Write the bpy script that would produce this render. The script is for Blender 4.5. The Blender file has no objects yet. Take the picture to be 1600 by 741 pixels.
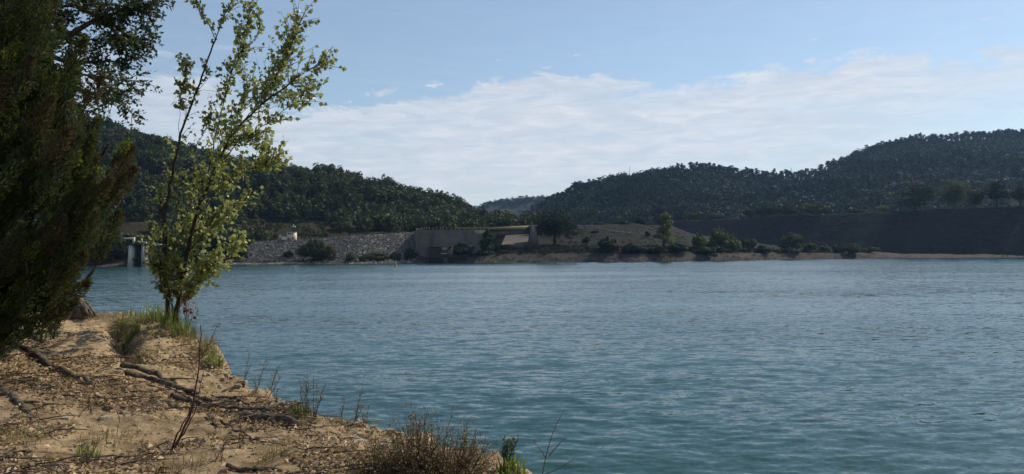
import bpy, math, random
import numpy as np

R = math.radians
rng = np.random.default_rng(7)
random.seed(7)
SC = bpy.context.scene
COL = SC.collection

# ------------------------------------------------------------------ camera
FPX = 1280.0                       # focal length in pixels of the 1600 wide photograph
CAM = np.array([0.0, 0.0, 4.0])    # eye 4 m over the water
PITCH = math.atan(25.5 / FPX)
ROLL = 0.0070
F_ = np.array([0, math.cos(PITCH), math.sin(PITCH)])
U0 = np.array([0, -math.sin(PITCH), math.cos(PITCH)])
R0 = np.array([1.0, 0, 0])
R_ = R0 * math.cos(ROLL) - U0 * math.sin(ROLL)
U_ = U0 * math.cos(ROLL) + R0 * math.sin(ROLL)
cd = bpy.data.cameras.new('camera')
cam = bpy.data.objects.new('camera', cd)
COL.objects.link(cam)
from mathutils import Matrix
cam.matrix_world = Matrix(((R_[0], U_[0], -F_[0], CAM[0]), (R_[1], U_[1], -F_[1], CAM[1]), (R_[2], U_[2], -F_[2], CAM[2]), (0, 0, 0, 1)))
cd.sensor_width = 36.0
cd.lens = 36.0 * FPX / 1600.0
cd.clip_start = 0.1
cd.clip_end = 12000
SC.camera = cam

# ------------------------------------------------------------------ light
SUN_AZ, SUN_EL = R(51), R(42)      # to the right of and beyond the camera
SUN = np.array([math.sin(SUN_AZ) * math.cos(SUN_EL), math.cos(SUN_AZ) * math.cos(SUN_EL), math.sin(SUN_EL)])
ld = bpy.data.lights.new('sun', 'SUN')
sun = bpy.data.objects.new('sun', ld)
COL.objects.link(sun)
ld.energy = 4.2
ld.angle = R(0.6)
ld.color = (1.0, 0.93, 0.80)
from mathutils import Vector
sun.rotation_euler = Vector(tuple(SUN)).to_track_quat('Z', 'Y').to_euler()
sun.location = (60, 60, 80)

W = bpy.data.worlds.new('World')
SC.world = W
W.use_nodes = True
nt = W.node_tree
for n in list(nt.nodes):
    nt.nodes.remove(n)

class NG:
    """tiny helper to write node graphs"""
    def __init__(s, tree):
        s.t = tree
    def n(s, typ, ins=None, **props):
        nd = s.t.nodes.new(typ)
        for k, v in props.items():
            setattr(nd, k, v)
        for k, v in (ins or {}).items():
            if hasattr(v, 'is_linked') or isinstance(v, bpy.types.NodeSocket):
                s.t.links.new(v, nd.inputs[k])
            else:
                nd.inputs[k].default_value = v
        return nd
    def math(s, op, a, b=None, c=None, clamp=False):
        ins = {0: a}
        if b is not None: ins[1] = b
        if c is not None: ins[2] = c
        nd = s.n('ShaderNodeMath', ins, operation=op)
        nd.use_clamp = clamp
        return nd.outputs[0]
    def ramp(s, fac, stops, interp='LINEAR'):
        nd = s.n('ShaderNodeValToRGB', {'Fac': fac})
        cr = nd.color_ramp
        cr.interpolation = interp
        while len(cr.elements) < len(stops):
            cr.elements.new(0.5)
        for e, (p, c) in zip(cr.elements, stops):
            e.position = p
            e.color = (c, c, c, 1) if not hasattr(c, '__len__') else (c[0], c[1], c[2], 1)
        return nd.outputs[0]
    def noise(s, vec, scale, detail=4, rough=0.55, dist=0.0, out='Fac', dims='3D'):
        nd = s.n('ShaderNodeTexNoise', {'Vector': vec, 'Scale': scale, 'Detail': detail, 'Roughness': rough, 'Distortion': dist}, noise_dimensions=dims)
        return nd.outputs[out]
    def smooth(s, v, lo, hi):
        nd = s.n('ShaderNodeMapRange', {'Value': v, 'From Min': lo, 'From Max': hi}, interpolation_type='SMOOTHSTEP')
        return nd.outputs[0]
    def mix(s, fac, a, b, blend='MIX'):
        nd = s.n('ShaderNodeMix', None, data_type='RGBA', blend_type=blend)
        for k, v in ((0, fac), (6, a), (7, b)):
            if isinstance(v, bpy.types.NodeSocket):
                s.t.links.new(v, nd.inputs[k])
            else:
                nd.inputs[k].default_value = v if not hasattr(v, '__len__') else (v[0], v[1], v[2], 1)
        return nd.outputs[2]
    def vec(s, x, y, z):
        return s.n('ShaderNodeCombineXYZ', {0: x, 1: y, 2: z}).outputs[0]

g = NG(nt)
sky = g.n('ShaderNodeTexSky', sky_type='NISHITA')
sky.sun_disc = False
sky.sun_elevation = SUN_EL
sky.sun_rotation = SUN_AZ
sky.air_density = 1.1
sky.dust_density = 0.45
sky.ozone_density = 2.2
sky.altitude = 200
SKY_STRENGTH = 0.111
tc = g.n('ShaderNodeTexCoord').outputs['Generated']
sx = g.n('ShaderNodeSeparateXYZ', {0: tc})
az = g.math('ARCTAN2', sx.outputs[0], sx.outputs[1])
el = g.math('ARCSINE', sx.outputs[2])
# upper edge of the cloud bank as a function of azimuth (radians of elevation / 0.4)
def azel(px, py):
    d = F_ + R_ * (px - 800) / FPX + U_ * (370.5 - py) / FPX
    d = d / np.linalg.norm(d)
    return math.atan2(d[0], d[1]), math.asin(d[2])
edge_px = [(-100, 95), (150, 85), (330, 108), (420, 165), (500, 160), (590, 148), (700, 138), (840, 105), (950, 122), (1090, 128), (1160, 104), (1300, 78), (1480, 74), (1700, 70)]
stops = []
for p in edge_px:
    a, e = azel(*p)
    stops.append(((a + 0.8) / 1.6, e / 0.4))
azn = g.math('MULTIPLY_ADD', az, 1 / 1.6, 0.5, clamp=True)
edge = g.math('MULTIPLY', g.ramp(azn, stops, 'B_SPLINE'), 0.4)
cv = g.vec(g.math('MULTIPLY', az, 5.0), g.math('MULTIPLY', el, 13.0), 3.7)
cv2 = g.vec(g.math('MULTIPLY', az, 3.0), g.math('MULTIPLY', el, 16.0), 9.1)
n1 = g.noise(cv, 3.2, 7, 0.66, 0.4)
n2 = g.noise(cv2, 1.6, 6, 0.6, 0.4)
n3 = g.noise(cv2, 6.0, 6, 0.6, 0.6)
lift = g.math('MULTIPLY_ADD', n1, 0.11, -0.058)
below = g.math('SUBTRACT', g.math('ADD', edge, lift), el)
hard = g.smooth(below, -0.005, 0.016)
thick = g.smooth(below, 0.0, 0.07)
# inside the bank the cloud thins into streaks, and thins again towards the lower right
dens = g.math('MULTIPLY_ADD', g.smooth(n2, 0.30, 0.66), 0.34, 0.66)
dens = g.math('MULTIPLY', dens, g.math('MULTIPLY_ADD', g.smooth(n3, 0.25, 0.7), 0.22, 0.82))
veil = g.smooth(az, -0.75, -0.1)
dens = g.math('MULTIPLY', dens, g.math('MULTIPLY_ADD', veil, 0.30, 0.66))
thin_r = g.math('MULTIPLY', g.smooth(az, 0.33, 0.60), g.smooth(g.math('SUBTRACT', 0.20, el), 0.0, 0.07))
dens = g.math('MULTIPLY', dens, g.math('MULTIPLY_ADD', thin_r, -0.6, 1.0))
mask = g.math('MULTIPLY', hard, dens, clamp=True)
# little puffs above the bank
puffs = g.smooth(g.noise(cv, 7.0, 4, 0.5), 0.62, 0.72)
band = g.math('MULTIPLY', g.smooth(below, -0.07, -0.02), 0.7)
mask = g.math('MAXIMUM', mask, g.math('MULTIPLY', puffs, band))
hz = g.math('MULTIPLY', g.smooth(g.math('SUBTRACT', 0.16, el), 0.0, 0.16), 0.45)
mask = g.math('MAXIMUM', mask, hz)
mask = g.math('MAXIMUM', mask, 0.15)     # thin high veil over the whole sky
cir = g.math('MULTIPLY', g.math('MULTIPLY', g.smooth(g.noise(cv2, 3.0, 5, 0.6), 0.42, 0.7), g.smooth(az, -0.22, -0.36)), g.smooth(g.math('SUBTRACT', 0.27, el), 0.0, 0.06))
mask = g.math('MAXIMUM', mask, g.math('MULTIPLY', cir, 0.8))
sky_col = g.n('ShaderNodeVectorMath', {0: g.mix(1.0, sky.outputs[0], (0.97, 1.0, 1.0), 'MULTIPLY'), 'Scale': SKY_STRENGTH}, operation='SCALE').outputs[0]
cloud_col = g.mix(g.smooth(n3, 0.3, 0.75), (0.64, 0.685, 0.755), (0.79, 0.82, 0.87))
both = g.mix(mask, sky_col, cloud_col)
bg = g.n('ShaderNodeBackground', {'Color': both, 'Strength': 1.0})
g.n('ShaderNodeOutputWorld', {0: bg.outputs[0]})

VS = SC.view_settings
VS.view_transform = 'Standard'
VS.look = 'None'
VS.exposure = 0.0
VS.gamma = 1.0
VS.use_curve_mapping = False
SC.cycles.max_bounces = 6
SC.cycles.diffuse_bounces = 2
SC.cycles.glossy_bounces = 2
SC.cycles.transmission_bounces = 3
SC.cycles.transparent_max_bounces = 4
SC.cycles.volume_bounces = 0
SC.cycles.caustics_reflective = False
SC.cycles.caustics_refractive = False
SC.cycles.use_denoising = True

# ------------------------------------------------------------------ helpers
def P(px, py, d):
    """point seen at photograph pixel px, py at depth d metres"""
    px = np.asarray(px, float)[..., None]; py = np.asarray(py, float)[..., None]; d = np.asarray(d, float)[..., None]
    return CAM + F_ * d + R_ * ((px - 800) / FPX * d) + U_ * ((370.5 - py) / FPX * d)

def proj(p):
    q = np.asarray(p, float) - CAM
    d = q @ F_
    return 800 + FPX * (q @ R_) / d, 370.5 - FPX * (q @ U_) / d, d

def at_z(px, py, z=0.0):
    v = F_ + R_ * ((px - 800) / FPX) + U_ * ((370.5 - py) / FPX)
    t = (z - CAM[2]) / v[2]
    return CAM + v * t

def hash2(ix, iy, seed):
    h = (ix.astype(np.int64) * 374761393 + iy.astype(np.int64) * 668265263 + seed * 982451653) & 0xffffffff
    h = ((h ^ (h >> 13)) * 1274126177) & 0xffffffff
    h = h ^ (h >> 16)
    return (h & 0xffffff) / float(0xffffff)

def vnoise(x, y, seed=0):
    ix = np.floor(x); iy = np.floor(y)
    fx = x - ix; fy = y - iy
    fx = fx * fx * fx * (fx * (fx * 6 - 15) + 10); fy = fy * fy * fy * (fy * (fy * 6 - 15) + 10)
    a = hash2(ix, iy, seed); b = hash2(ix + 1, iy, seed); c = hash2(ix, iy + 1, seed); d = hash2(ix + 1, iy + 1, seed)
    return (a + (b - a) * fx) * (1 - fy) + (c + (d - c) * fx) * fy - 0.5

def fbm(x, y, octs=4, seed=0, rough=0.5):
    x = np.asarray(x, float); y = np.asarray(y, float)
    s = 0; a = 1.0
    for o in range(octs):
        s = s + a * vnoise(x * 2 ** o + 17.3 * o, y * 2 ** o - 9.7 * o, seed + o)
        a *= rough
    return s

def mesh_np(name, verts, quads=None, tris=None, mats=(), tint=None, matidx=None, smooth=False):
    me = bpy.data.meshes.new(name)
    verts = np.ascontiguousarray(verts, np.float32)
    nq = 0 if quads is None else len(quads); ntr = 0 if tris is None else len(tris)
    me.vertices.add(len(verts)); me.vertices.foreach_set('co', verts.ravel())
    loops = []
    if nq: loops.append(np.asarray(quads, np.int32).ravel())
    if ntr: loops.append(np.asarray(tris, np.int32).ravel())
    loops = np.concatenate(loops)
    me.loops.add(len(loops)); me.loops.foreach_set('vertex_index', loops)
    me.polygons.add(nq + ntr)
    st = np.concatenate([np.arange(nq) * 4, nq * 4 + np.arange(ntr) * 3]).astype(np.int32)
    me.polygons.foreach_set('loop_start', st)
    for m in mats:
        me.materials.append(m)
    if matidx is not None:
        me.polygons.foreach_set('material_index', np.asarray(matidx, np.int32))
    if smooth:
        me.polygons.foreach_set('use_smooth', np.ones(nq + ntr, bool))
    if tint is not None:
        at = me.attributes.new('tint', 'FLOAT', 'FACE')
        at.data.foreach_set('value', np.asarray(tint, np.float32))
    me.update(calc_edges=True)
    me.validate()
    return me

class Geo:
    """collects quads of one material index and a tint"""
    def __init__(s):
        s.v = []; s.q = []; s.t = []; s.m = []; s.n = 0
    def add(s, v, q, tint=0.5, mi=0):
        v = np.asarray(v, float).reshape(-1, 3); q = np.asarray(q, int)
        s.v.append(v); s.q.append(q + s.n); s.n += len(v)
        s.t.append(np.broadcast_to(np.asarray(tint, float), (len(q),)).copy())
        s.m.append(np.full(len(q), mi, np.int32))
        return s
    def arrays(s):
        return np.concatenate(s.v), np.concatenate(s.q), np.concatenate(s.t), np.concatenate(s.m)
    def mesh(s, name, mats, smooth=False):
        v, q, t, m = s.arrays()
        return mesh_np(name, v, quads=q, mats=mats, tint=t, matidx=m, smooth=smooth)

def tube(pts, rad, sides=6):
    pts = np.asarray(pts, float); n = len(pts)
    rad = np.broadcast_to(np.asarray(rad, float), (n,))
    tan = np.gradient(pts, axis=0)
    tan /= np.linalg.norm(tan, axis=1)[:, None] + 1e-9
    ref = np.array([0.3, 0.9, 0.2]) if abs(tan[0][2]) > 0.8 else np.array([0.05, 0.1, 1.0])
    a = np.cross(tan, ref); a /= np.linalg.norm(a, axis=1)[:, None] + 1e-9
    b = np.cross(tan, a)
    th = np.arange(sides) / sides * 2 * np.pi
    ring = pts[:, None] + rad[:, None, None] * (np.cos(th)[None, :, None] * a[:, None] + np.sin(th)[None, :, None] * b[:, None])
    v = ring.reshape(-1, 3)
    i = np.arange(n - 1)[:, None] * sides; j = np.arange(sides)[None]
    j2 = (j + 1) % sides
    q = np.stack([i + j, i + j2, i + sides + j2, i + sides + j], -1).reshape(-1, 4)
    # closed ends
    c0 = len(v)
    v = np.concatenate([v, pts[:1] - tan[:1] * rad[0] * .3, pts[-1:] + tan[-1:] * rad[-1] * .6])
    jj = np.arange(sides)
    if sides % 2 == 0:
        k = np.arange(0, sides, 2)
        cap0 = np.stack([np.full(len(k), c0), (k + 2) % sides, (k + 1) % sides, k], -1)
        e = (n - 1) * sides
        cap1 = np.stack([np.full(len(k), c0 + 1), e + k, e + (k + 1) % sides, e + (k + 2) % sides], -1)
        q = np.concatenate([q, cap0, cap1])
    return v, q

def leaves(C, D, N, L, Wd, fold=0.15, a=0.45):
    n = len(C)
    L = np.broadcast_to(np.asarray(L, float), (n,))[:, None]; Wd = np.broadcast_to(np.asarray(Wd, float), (n,))[:, None]
    D = D / (np.linalg.norm(D, axis=1)[:, None] + 1e-9)
    S = np.cross(D, N); S /= np.linalg.norm(S, axis=1)[:, None] + 1e-9
    N = np.cross(S, D)
    v = np.stack([C, C + D * L * a - S * Wd / 2 + N * fold * Wd, C + D * L - N * fold * Wd * .6, C + D * L * a + S * Wd / 2 + N * fold * Wd], 1).reshape(-1, 3)
    q = np.arange(n * 4).reshape(n, 4)
    return v, q

def rdir(n, r=rng):
    d = r.normal(size=(n, 3))
    return d / np.linalg.norm(d, axis=1)[:, None]

def box_geo(c, s, rz=0.0, bev=0.0):
    """box (bevelled edges by chamfer when bev > 0) -> verts, quads"""
    x, y, z = np.asarray(s, float) / 2
    v = np.array([[-x, -y, -z], [x, -y, -z], [x, y, -z], [-x, y, -z], [-x, -y, z], [x, -y, z], [x, y, z], [-x, y, z]])
    q = np.array([[0, 3, 2, 1], [4, 5, 6, 7], [0, 1, 5, 4], [1, 2, 6, 5], [2, 3, 7, 6], [3, 0, 4, 7]])
    cs, sn = math.cos(rz), math.sin(rz)
    v = v @ np.array([[cs, sn, 0], [-sn, cs, 0], [0, 0, 1]])
    return v + np.asarray(c, float), q

def link(name, me, parent=None):
    o = bpy.data.objects.new(name, me)
    COL.objects.link(o)
    if parent is not None:
        o.parent = parent
    return o

def tag(o, label=None, cat=None, group=None, kind=None):
    if label: o['label'] = label
    if cat: o['category'] = cat
    if group: o['group'] = group
    if kind: o['kind'] = kind
    return o

def empty(name, loc, label, cat, group=None, rz=0.0):
    o = bpy.data.objects.new(name, None)
    COL.objects.link(o)
    o.location = tuple(float(k) for k in loc)
    o.rotation_euler = (0, 0, rz)
    o.empty_display_size = 0.2
    return tag(o, label, cat, group)

def recenter(o_me, base):
    """shift mesh data so that base is its origin"""
    n = len(o_me.vertices)
    co = np.empty(n * 3, np.float32); o_me.vertices.foreach_get('co', co)
    co = co.reshape(-1, 3) - np.asarray(base, np.float32)
    o_me.vertices.foreach_set('co', co.ravel()); o_me.update()

def thing_mesh(name, geo, mats, base, label, cat, group=None, smooth=False):
    me = geo.mesh(name, mats, smooth)
    recenter(me, base)
    o = link(name, me)
    o.location = tuple(float(k) for k in base)
    return tag(o, label, cat, group)

def part_mesh(name, geo, mats, parent, smooth=False):
    """geometry given in world space, parented under an empty that has no rotation"""
    me = geo.mesh(name, mats, smooth)
    pw = np.zeros(3); p = parent
    while p is not None:
        pw += np.array(p.location[:]); p = p.parent
    recenter(me, pw)
    return link(name, me, parent)

# ------------------------------------------------------------------ materials
def new_mat(name):
    m = bpy.data.materials.new(name)
    m.use_nodes = True
    for n in list(m.node_tree.nodes):
        m.node_tree.nodes.remove(n)
    return m, NG(m.node_tree)

def finish(m, gg, surf, bump=None):
    gg.n('ShaderNodeOutputMaterial', {'Surface': surf})
    return m

def leaf_mat(name, dark, light, transl=0.35, gloss=0.25, rough=0.45, tcol=None):
    m, gg = new_mat(name)
    t = gg.n('ShaderNodeAttribute', attribute_name='tint').outputs['Fac']
    oi = gg.n('ShaderNodeObjectInfo').outputs['Random']
    t2 = gg.math('ADD', t, gg.math('MULTIPLY_ADD', oi, 0.3, -0.15), clamp=True)
    col = gg.mix(t2, dark, light)
    pb = gg.n('ShaderNodeBsdfPrincipled', {'Base Color': col, 'Roughness': rough, 'Specular IOR Level': gloss})
    tr = gg.n('ShaderNodeBsdfTranslucent', {'Color': gg.mix(0.75, col, tcol or (light[0] * 1.5, light[1] * 1.5, light[2] * 0.9))})
    mx = gg.n('ShaderNodeMixShader', {0: transl, 1: pb.outputs[0], 2: tr.outputs[0]})
    return finish(m, gg, mx.outputs[0])

def solid_mat(name, a, b, scale=3.0, rough=0.9, bump=0.3, bscale=None, detail=6, dist=0.02, gloss=0.2, stretch=(1, 1, 1), lo=0.35, hi=0.68):
    m, gg = new_mat(name)
    pos = gg.n('ShaderNodeNewGeometry').outputs['Position']
    vv = gg.n('ShaderNodeVectorMath', {0: pos, 1: stretch}, operation='MULTIPLY').outputs[0]
    nz = gg.noise(vv, scale, detail, 0.6)
    col = gg.mix(gg.smooth(nz, lo, hi), a, b)
    nz2 = gg.noise(vv, bscale or scale * 4, 5, 0.6)
    bp = gg.n('ShaderNodeBump', {'Strength': bump, 'Distance': dist, 'Height': nz2})
    pb = gg.n('ShaderNodeBsdfPrincipled', {'Base Color': col, 'Roughness': rough, 'Normal': bp.outputs[0], 'Specular IOR Level': gloss})
    return finish(m, gg, pb.outputs[0])

M = {}
M['oak_leaf'] = leaf_mat('hill_oak_foliage', (0.016, 0.027, 0.011), (0.070, 0.086, 0.030), 0.16, 0.12, 0.6)
M['far_leaf'] = leaf_mat('far_wood_foliage', (0.007, 0.017, 0.012), (0.034, 0.050, 0.026), 0.12, 0.1, 0.6)
M['pine_leaf'] = leaf_mat('pine_foliage', (0.014, 0.028, 0.014), (0.030, 0.050, 0.024), 0.12, 0.1, 0.6)
M['dark_leaf'] = leaf_mat('dark_shore_foliage', (0.012, 0.024, 0.011), (0.030, 0.046, 0.018), 0.15, 0.1, 0.6)
M['willow_leaf'] = leaf_mat('willow_foliage', (0.06, 0.085, 0.030), (0.13, 0.16, 0.06), 0.35, 0.15, 0.5)
M['grey_leaf'] = leaf_mat('grey_shrub_foliage', (0.045, 0.055, 0.030), (0.085, 0.10, 0.05), 0.3, 0.1, 0.6)
M['scrub_leaf'] = leaf_mat('dry_scrub', (0.020, 0.021, 0.009), (0.050, 0.043, 0.020), 0.2, 0.1, 0.7)
M['lime_leaf'] = leaf_mat('lime_shrub_foliage', (0.07, 0.12, 0.02), (0.16, 0.24, 0.05), 0.4, 0.2, 0.5)
M['poplar_leaf'] = leaf_mat('poplar_foliage', (0.052, 0.084, 0.030), (0.38, 0.385, 0.145), 0.42, 0.4, 0.42, (0.45, 0.48, 0.13))
M['conifer_leaf'] = leaf_mat('heather_needles', (0.012, 0.026, 0.010), (0.092, 0.118, 0.040), 0.25, 0.15, 0.6)
M['conifer_brown'] = leaf_mat('heather_dry_tips', (0.036, 0.026, 0.018), (0.14, 0.095, 0.066), 0.2, 0.1, 0.7)
M['conifer_lime'] = leaf_mat('heather_fresh_tips', (0.06, 0.09, 0.015), (0.16, 0.19, 0.03), 0.4, 0.2, 0.6)
M['holm_leaf'] = leaf_mat('holm_oak_leaves', (0.020, 0.036, 0.018), (0.070, 0.095, 0.042), 0.25, 0.35, 0.5)
M['grass'] = leaf_mat('green_grass_blades', (0.07, 0.11, 0.025), (0.20, 0.25, 0.06), 0.4, 0.3, 0.4)
M['dry_grass'] = leaf_mat('dry_grass_blades', (0.12, 0.095, 0.045), (0.32, 0.26, 0.13), 0.3, 0.2, 0.6)
M['weed'] = leaf_mat('dry_weed', (0.05, 0.034, 0.020), (0.20, 0.135, 0.075), 0.2, 0.1, 0.7)
M['weed_head'] = leaf_mat('dry_seed_heads', (0.10, 0.065, 0.045), (0.42, 0.34, 0.26), 0.3, 0.1, 0.7)
M['weed_green'] = leaf_mat('green_weed', (0.035, 0.055, 0.018), (0.09, 0.12, 0.035), 0.35, 0.2, 0.5)
M['red_leaf'] = leaf_mat('red_leaves', (0.06, 0.018, 0.012), (0.16, 0.045, 0.03), 0.35, 0.3, 0.4)
M['litter'] = leaf_mat('dead_leaves', (0.09, 0.054, 0.028), (0.54, 0.39, 0.23), 0.1, 0.25, 0.55)
M['bark'] = solid_mat('brown_bark', (0.035, 0.026, 0.019), (0.085, 0.066, 0.048), 25, 0.95, 0.6)
M['bark_grey'] = solid_mat('grey_bark', (0.06, 0.05, 0.042), (0.13, 0.11, 0.09), 20, 0.95, 0.5)
M['root'] = solid_mat('weathered_root', (0.055, 0.042, 0.030), (0.19, 0.15, 0.11), 18, 0.95, 0.8, 40)
M['pebble'] = solid_mat('pale_stone', (0.30, 0.23, 0.15), (0.50, 0.41, 0.29), 9, 0.9, 0.4)
M['twig_red'] = solid_mat('reddish_twig', (0.05, 0.024, 0.016), (0.10, 0.05, 0.03), 30, 0.8, 0.3)
# ------------------------------------------------------------------ base ground and water
def ground_mat():
    return solid_mat('lakebed_soil', (0.12, 0.09, 0.06), (0.2, 0.16, 0.11), 0.2)

def sheet(name, x0, x1, y0, y1, nx, ny, z, mats):
    xs = np.linspace(x0, x1, nx); ys = np.linspace(y0, y1, ny)
    X, Y = np.meshgrid(xs, ys)
    v = np.stack([X, Y, np.full_like(X, z)], -1).reshape(-1, 3)
    i = (np.arange(ny - 1)[:, None] * nx + np.arange(nx - 1)[None]).ravel()
    q = np.stack([i, i + 1, i + nx + 1, i + nx], -1)
    return link(name, mesh_np(name, v, quads=q, mats=mats))

tag(sheet('ground', -6000, 6000, -3000, 9000, 13, 13, -4.0, [ground_mat()]), kind='structure')

def water_mat():
    m, gg = new_mat('lake_water')
    pos = gg.n('ShaderNodeNewGeometry')
    p = pos.outputs['Position']
    def stretch(v):
        return gg.n('ShaderNodeVectorMath', {0: p, 1: v}, operation='MULTIPLY').outputs[0]
    def slope(vec, scale, detail, amp, rough=0.6):
        c = gg.noise(vec, scale, detail, rough, 0.3, out='Color')
        c = gg.n('ShaderNodeVectorMath', {0: c, 1: (0.5, 0.5, 0.5)}, operation='SUBTRACT').outputs[0]
        return gg.n('ShaderNodeVectorMath', {0: c, 1: (amp * 0.7, amp, 0.0)}, operation='MULTIPLY').outputs[0]
    a = slope(stretch((0.40, 1.0, 1)), 2.9, 5, WAVE_A, 0.78)
    b = slope(stretch((0.32, 1.0, 1)), 0.22, 3, WAVE_B, 0.8)
    # calmer and rougher patches of wind
    gust = gg.noise(stretch((0.010, 0.035, 1)), 1.0, 4, 0.6)
    k = gg.math('MULTIPLY_ADD', gg.smooth(gust, 0.3, 0.7), 0.8, 0.55)
    s = gg.n('ShaderNodeVectorMath', {0: a, 1: b}, operation='ADD').outputs[0]
    s = gg.n('ShaderNodeVectorMath', {0: s, 'Scale': k}, operation='SCALE').outputs[0]
    s = gg.n('ShaderNodeVectorMath', {0: s, 1: (0.0, -0.075, 0.0)}, operation='ADD').outputs[0]   # constant tilt to the near bank, shaped so far water reflects more sky
    nn = gg.n('ShaderNodeVectorMath', {0: pos.outputs['Normal'], 1: s}, operation='ADD').outputs[0]
    nn = gg.n('ShaderNodeVectorMath', {0: nn}, operation='NORMALIZE').outputs[0]
    deep = gg.noise(stretch((0.03, 0.05, 1)), 1.0, 3, 0.5)
    col = gg.mix(gg.smooth(deep, 0.3, 0.7), WATER_A, WATER_B)
    pb = gg.n('ShaderNodeBsdfPrincipled', {'Base Color': col, 'Roughness': 0.06, 'IOR': 1.333, 'Normal': nn, 'Specular IOR Level': 0.5})
    return finish(m, gg, pb.outputs[0])
WAVE_A, WAVE_B = 0.84, 0.15
WATER_A, WATER_B = (0.011, 0.050, 0.046), (0.017, 0.066, 0.056)

# lake surface: fine rings near the bank, coarser with distance; the nearer waves are modelled
def lake():
    na = 1100
    ang = np.linspace(R(-50), R(50), na)
    r = [3.0]
    while r[-1] < 1200:
        r.append(r[-1] + max(0.035, min(r[-1] ** 2 * 0.00042, r[-1] * 0.02)))
    r = np.array(r); nr = len(r)
    A, RR = np.meshgrid(ang, r)
    X = RR * np.sin(A); Y = RR * np.cos(A)
    fade = np.clip(1.15 - RR / 130.0, 0, 1)
    lon = np.clip(1.15 - RR / 320.0, 0, 1)
    wx = X + 0.25 * fbm(X * .4, Y * .4, 2, 90); wy = Y + 0.35 * fbm(X * .3, Y * .3, 2, 91)
    z = 0.050 * lon * fbm(wx * 0.16 + wy * .05, wy * 0.42, 2, 31)
    z += fade * (0.015 * fbm(wx * 1.3 + wy * .25, wy * 3.2, 2, 41) + 0.020 * fbm(wx * 2.9 - wy * .5, wy * 7.5, 3, 51, .6))
    v = np.stack([X, Y, z], -1).reshape(-1, 3)
    i = (np.arange(nr - 1)[:, None] * na + np.arange(na - 1)[None]).ravel()
    q = np.stack([i, i + 1, i + na + 1, i + na], -1)
    print('lake', nr, na)
    o = link('lake_water', mesh_np('lake_water', v, quads=q, mats=[water_mat()], smooth=True))
    return tag(o, kind='structure')
lake()

# ------------------------------------------------------------------ far shore terrain
def tab(px, pts):
    pts = np.asarray(pts, float)
    return np.interp(px, pts[:, 0], pts[:, 1])
WL = [(-800, 424), (150, 417), (250, 416), (370, 414.2), (480, 413.4), (560, 413), (650, 411.6), (720, 411), (900, 409.6), (1000, 409), (1100, 407.6), (1200, 406), (1300, 404.6), (1400, 403.6), (1600, 402.4), (2500, 394)]
def dw(px):
    py = tab(px, WL)
    v2 = F_[2] + R_[2] * (px - 800) / FPX + U_[2] * (370.5 - py) / FPX
    return -CAM[2] / v2

def zpix(px, py, d):
    return CAM[2] + d * (F_[2] + R_[2] * (px - 800) / FPX + U_[2] * (370.5 - py) / FPX)

LEDGE = [(-800, 1.0), (150, 1.0), (360, 0.9), (380, 0.9), (470, 1.1), (640, 1.6), (655, 2.6), (845, 3.2), (900, 3.3), (1050, 3.3), (1200, 3.0), (1350, 2.4), (1410, 1.0), (1600, 0.6), (2500, .6)]
BENCH = [(-800, 5), (150, 5), (360, 3), (380, 2.6), (470, 3.4), (640, 3.6), (655, 5.0), (845, 6.4), (900, 6.8), (1050, 6.4), (1200, 4.6), (1350, 3.8), (1410, 1.8), (1600, 1.2), (2500, 1.2)]
BACK = [(-800, 10), (360, 9), (640, 12), (660, 13), (845, 16.5), (880, 19.3), (960, 20.2), (1050, 19.5), (1082, 14.5), (1150, 8.5), (1215, 6.5), (1300, 5.0), (1410, 2.4), (1600, 1.6), (2500, 1.6)]
def far_z(px, dd):
    """height of the far shore at column px, dd metres beyond the waterline"""
    l = tab(px, LEDGE); b = tab(px, BENCH); k = tab(px, BACK)
    xs = [-12, -6, 0, 6, 22, 110, 420, 2500]
    zs = [np.full_like(l, -3.6), np.full_like(l, -1.8), np.zeros_like(l), l, b, k, np.full_like(l, 20.0), np.full_like(l, 22.0)]
    out = np.zeros_like(l)
    for i in range(7):
        t = np.clip((dd - xs[i]) / (xs[i + 1] - xs[i]), 0, 1)
        sel = (dd >= xs[i]) & (dd <= xs[i + 1])
        out = np.where(sel, zs[i] + (zs[i + 1] - zs[i]) * t, out)
    return out
def far_xyz(px, dd, noise=True):
    px = np.asarray(px, float); dd = np.asarray(dd, float)
    d = dw(px) + dd
    p = P(px, np.full_like(px, 390.0), d)
    z = far_z(px, dd)
    x, y = p[..., 0], p[..., 1]
    if noise:
        amp = np.clip(dd / 4.0, 0.12, 1.0) * np.where(dd > 150, 1.5, 1.0)
        z = z + amp * (0.7 * fbm(x / 9, y / 9, 3, 61) + 0.35 * fbm(x / 2.2, y / 2.2, 2, 62)) * np.clip(dd / 3 + 1.2, 0.15, 1)
    return np.stack([x, y, z], -1)
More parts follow.
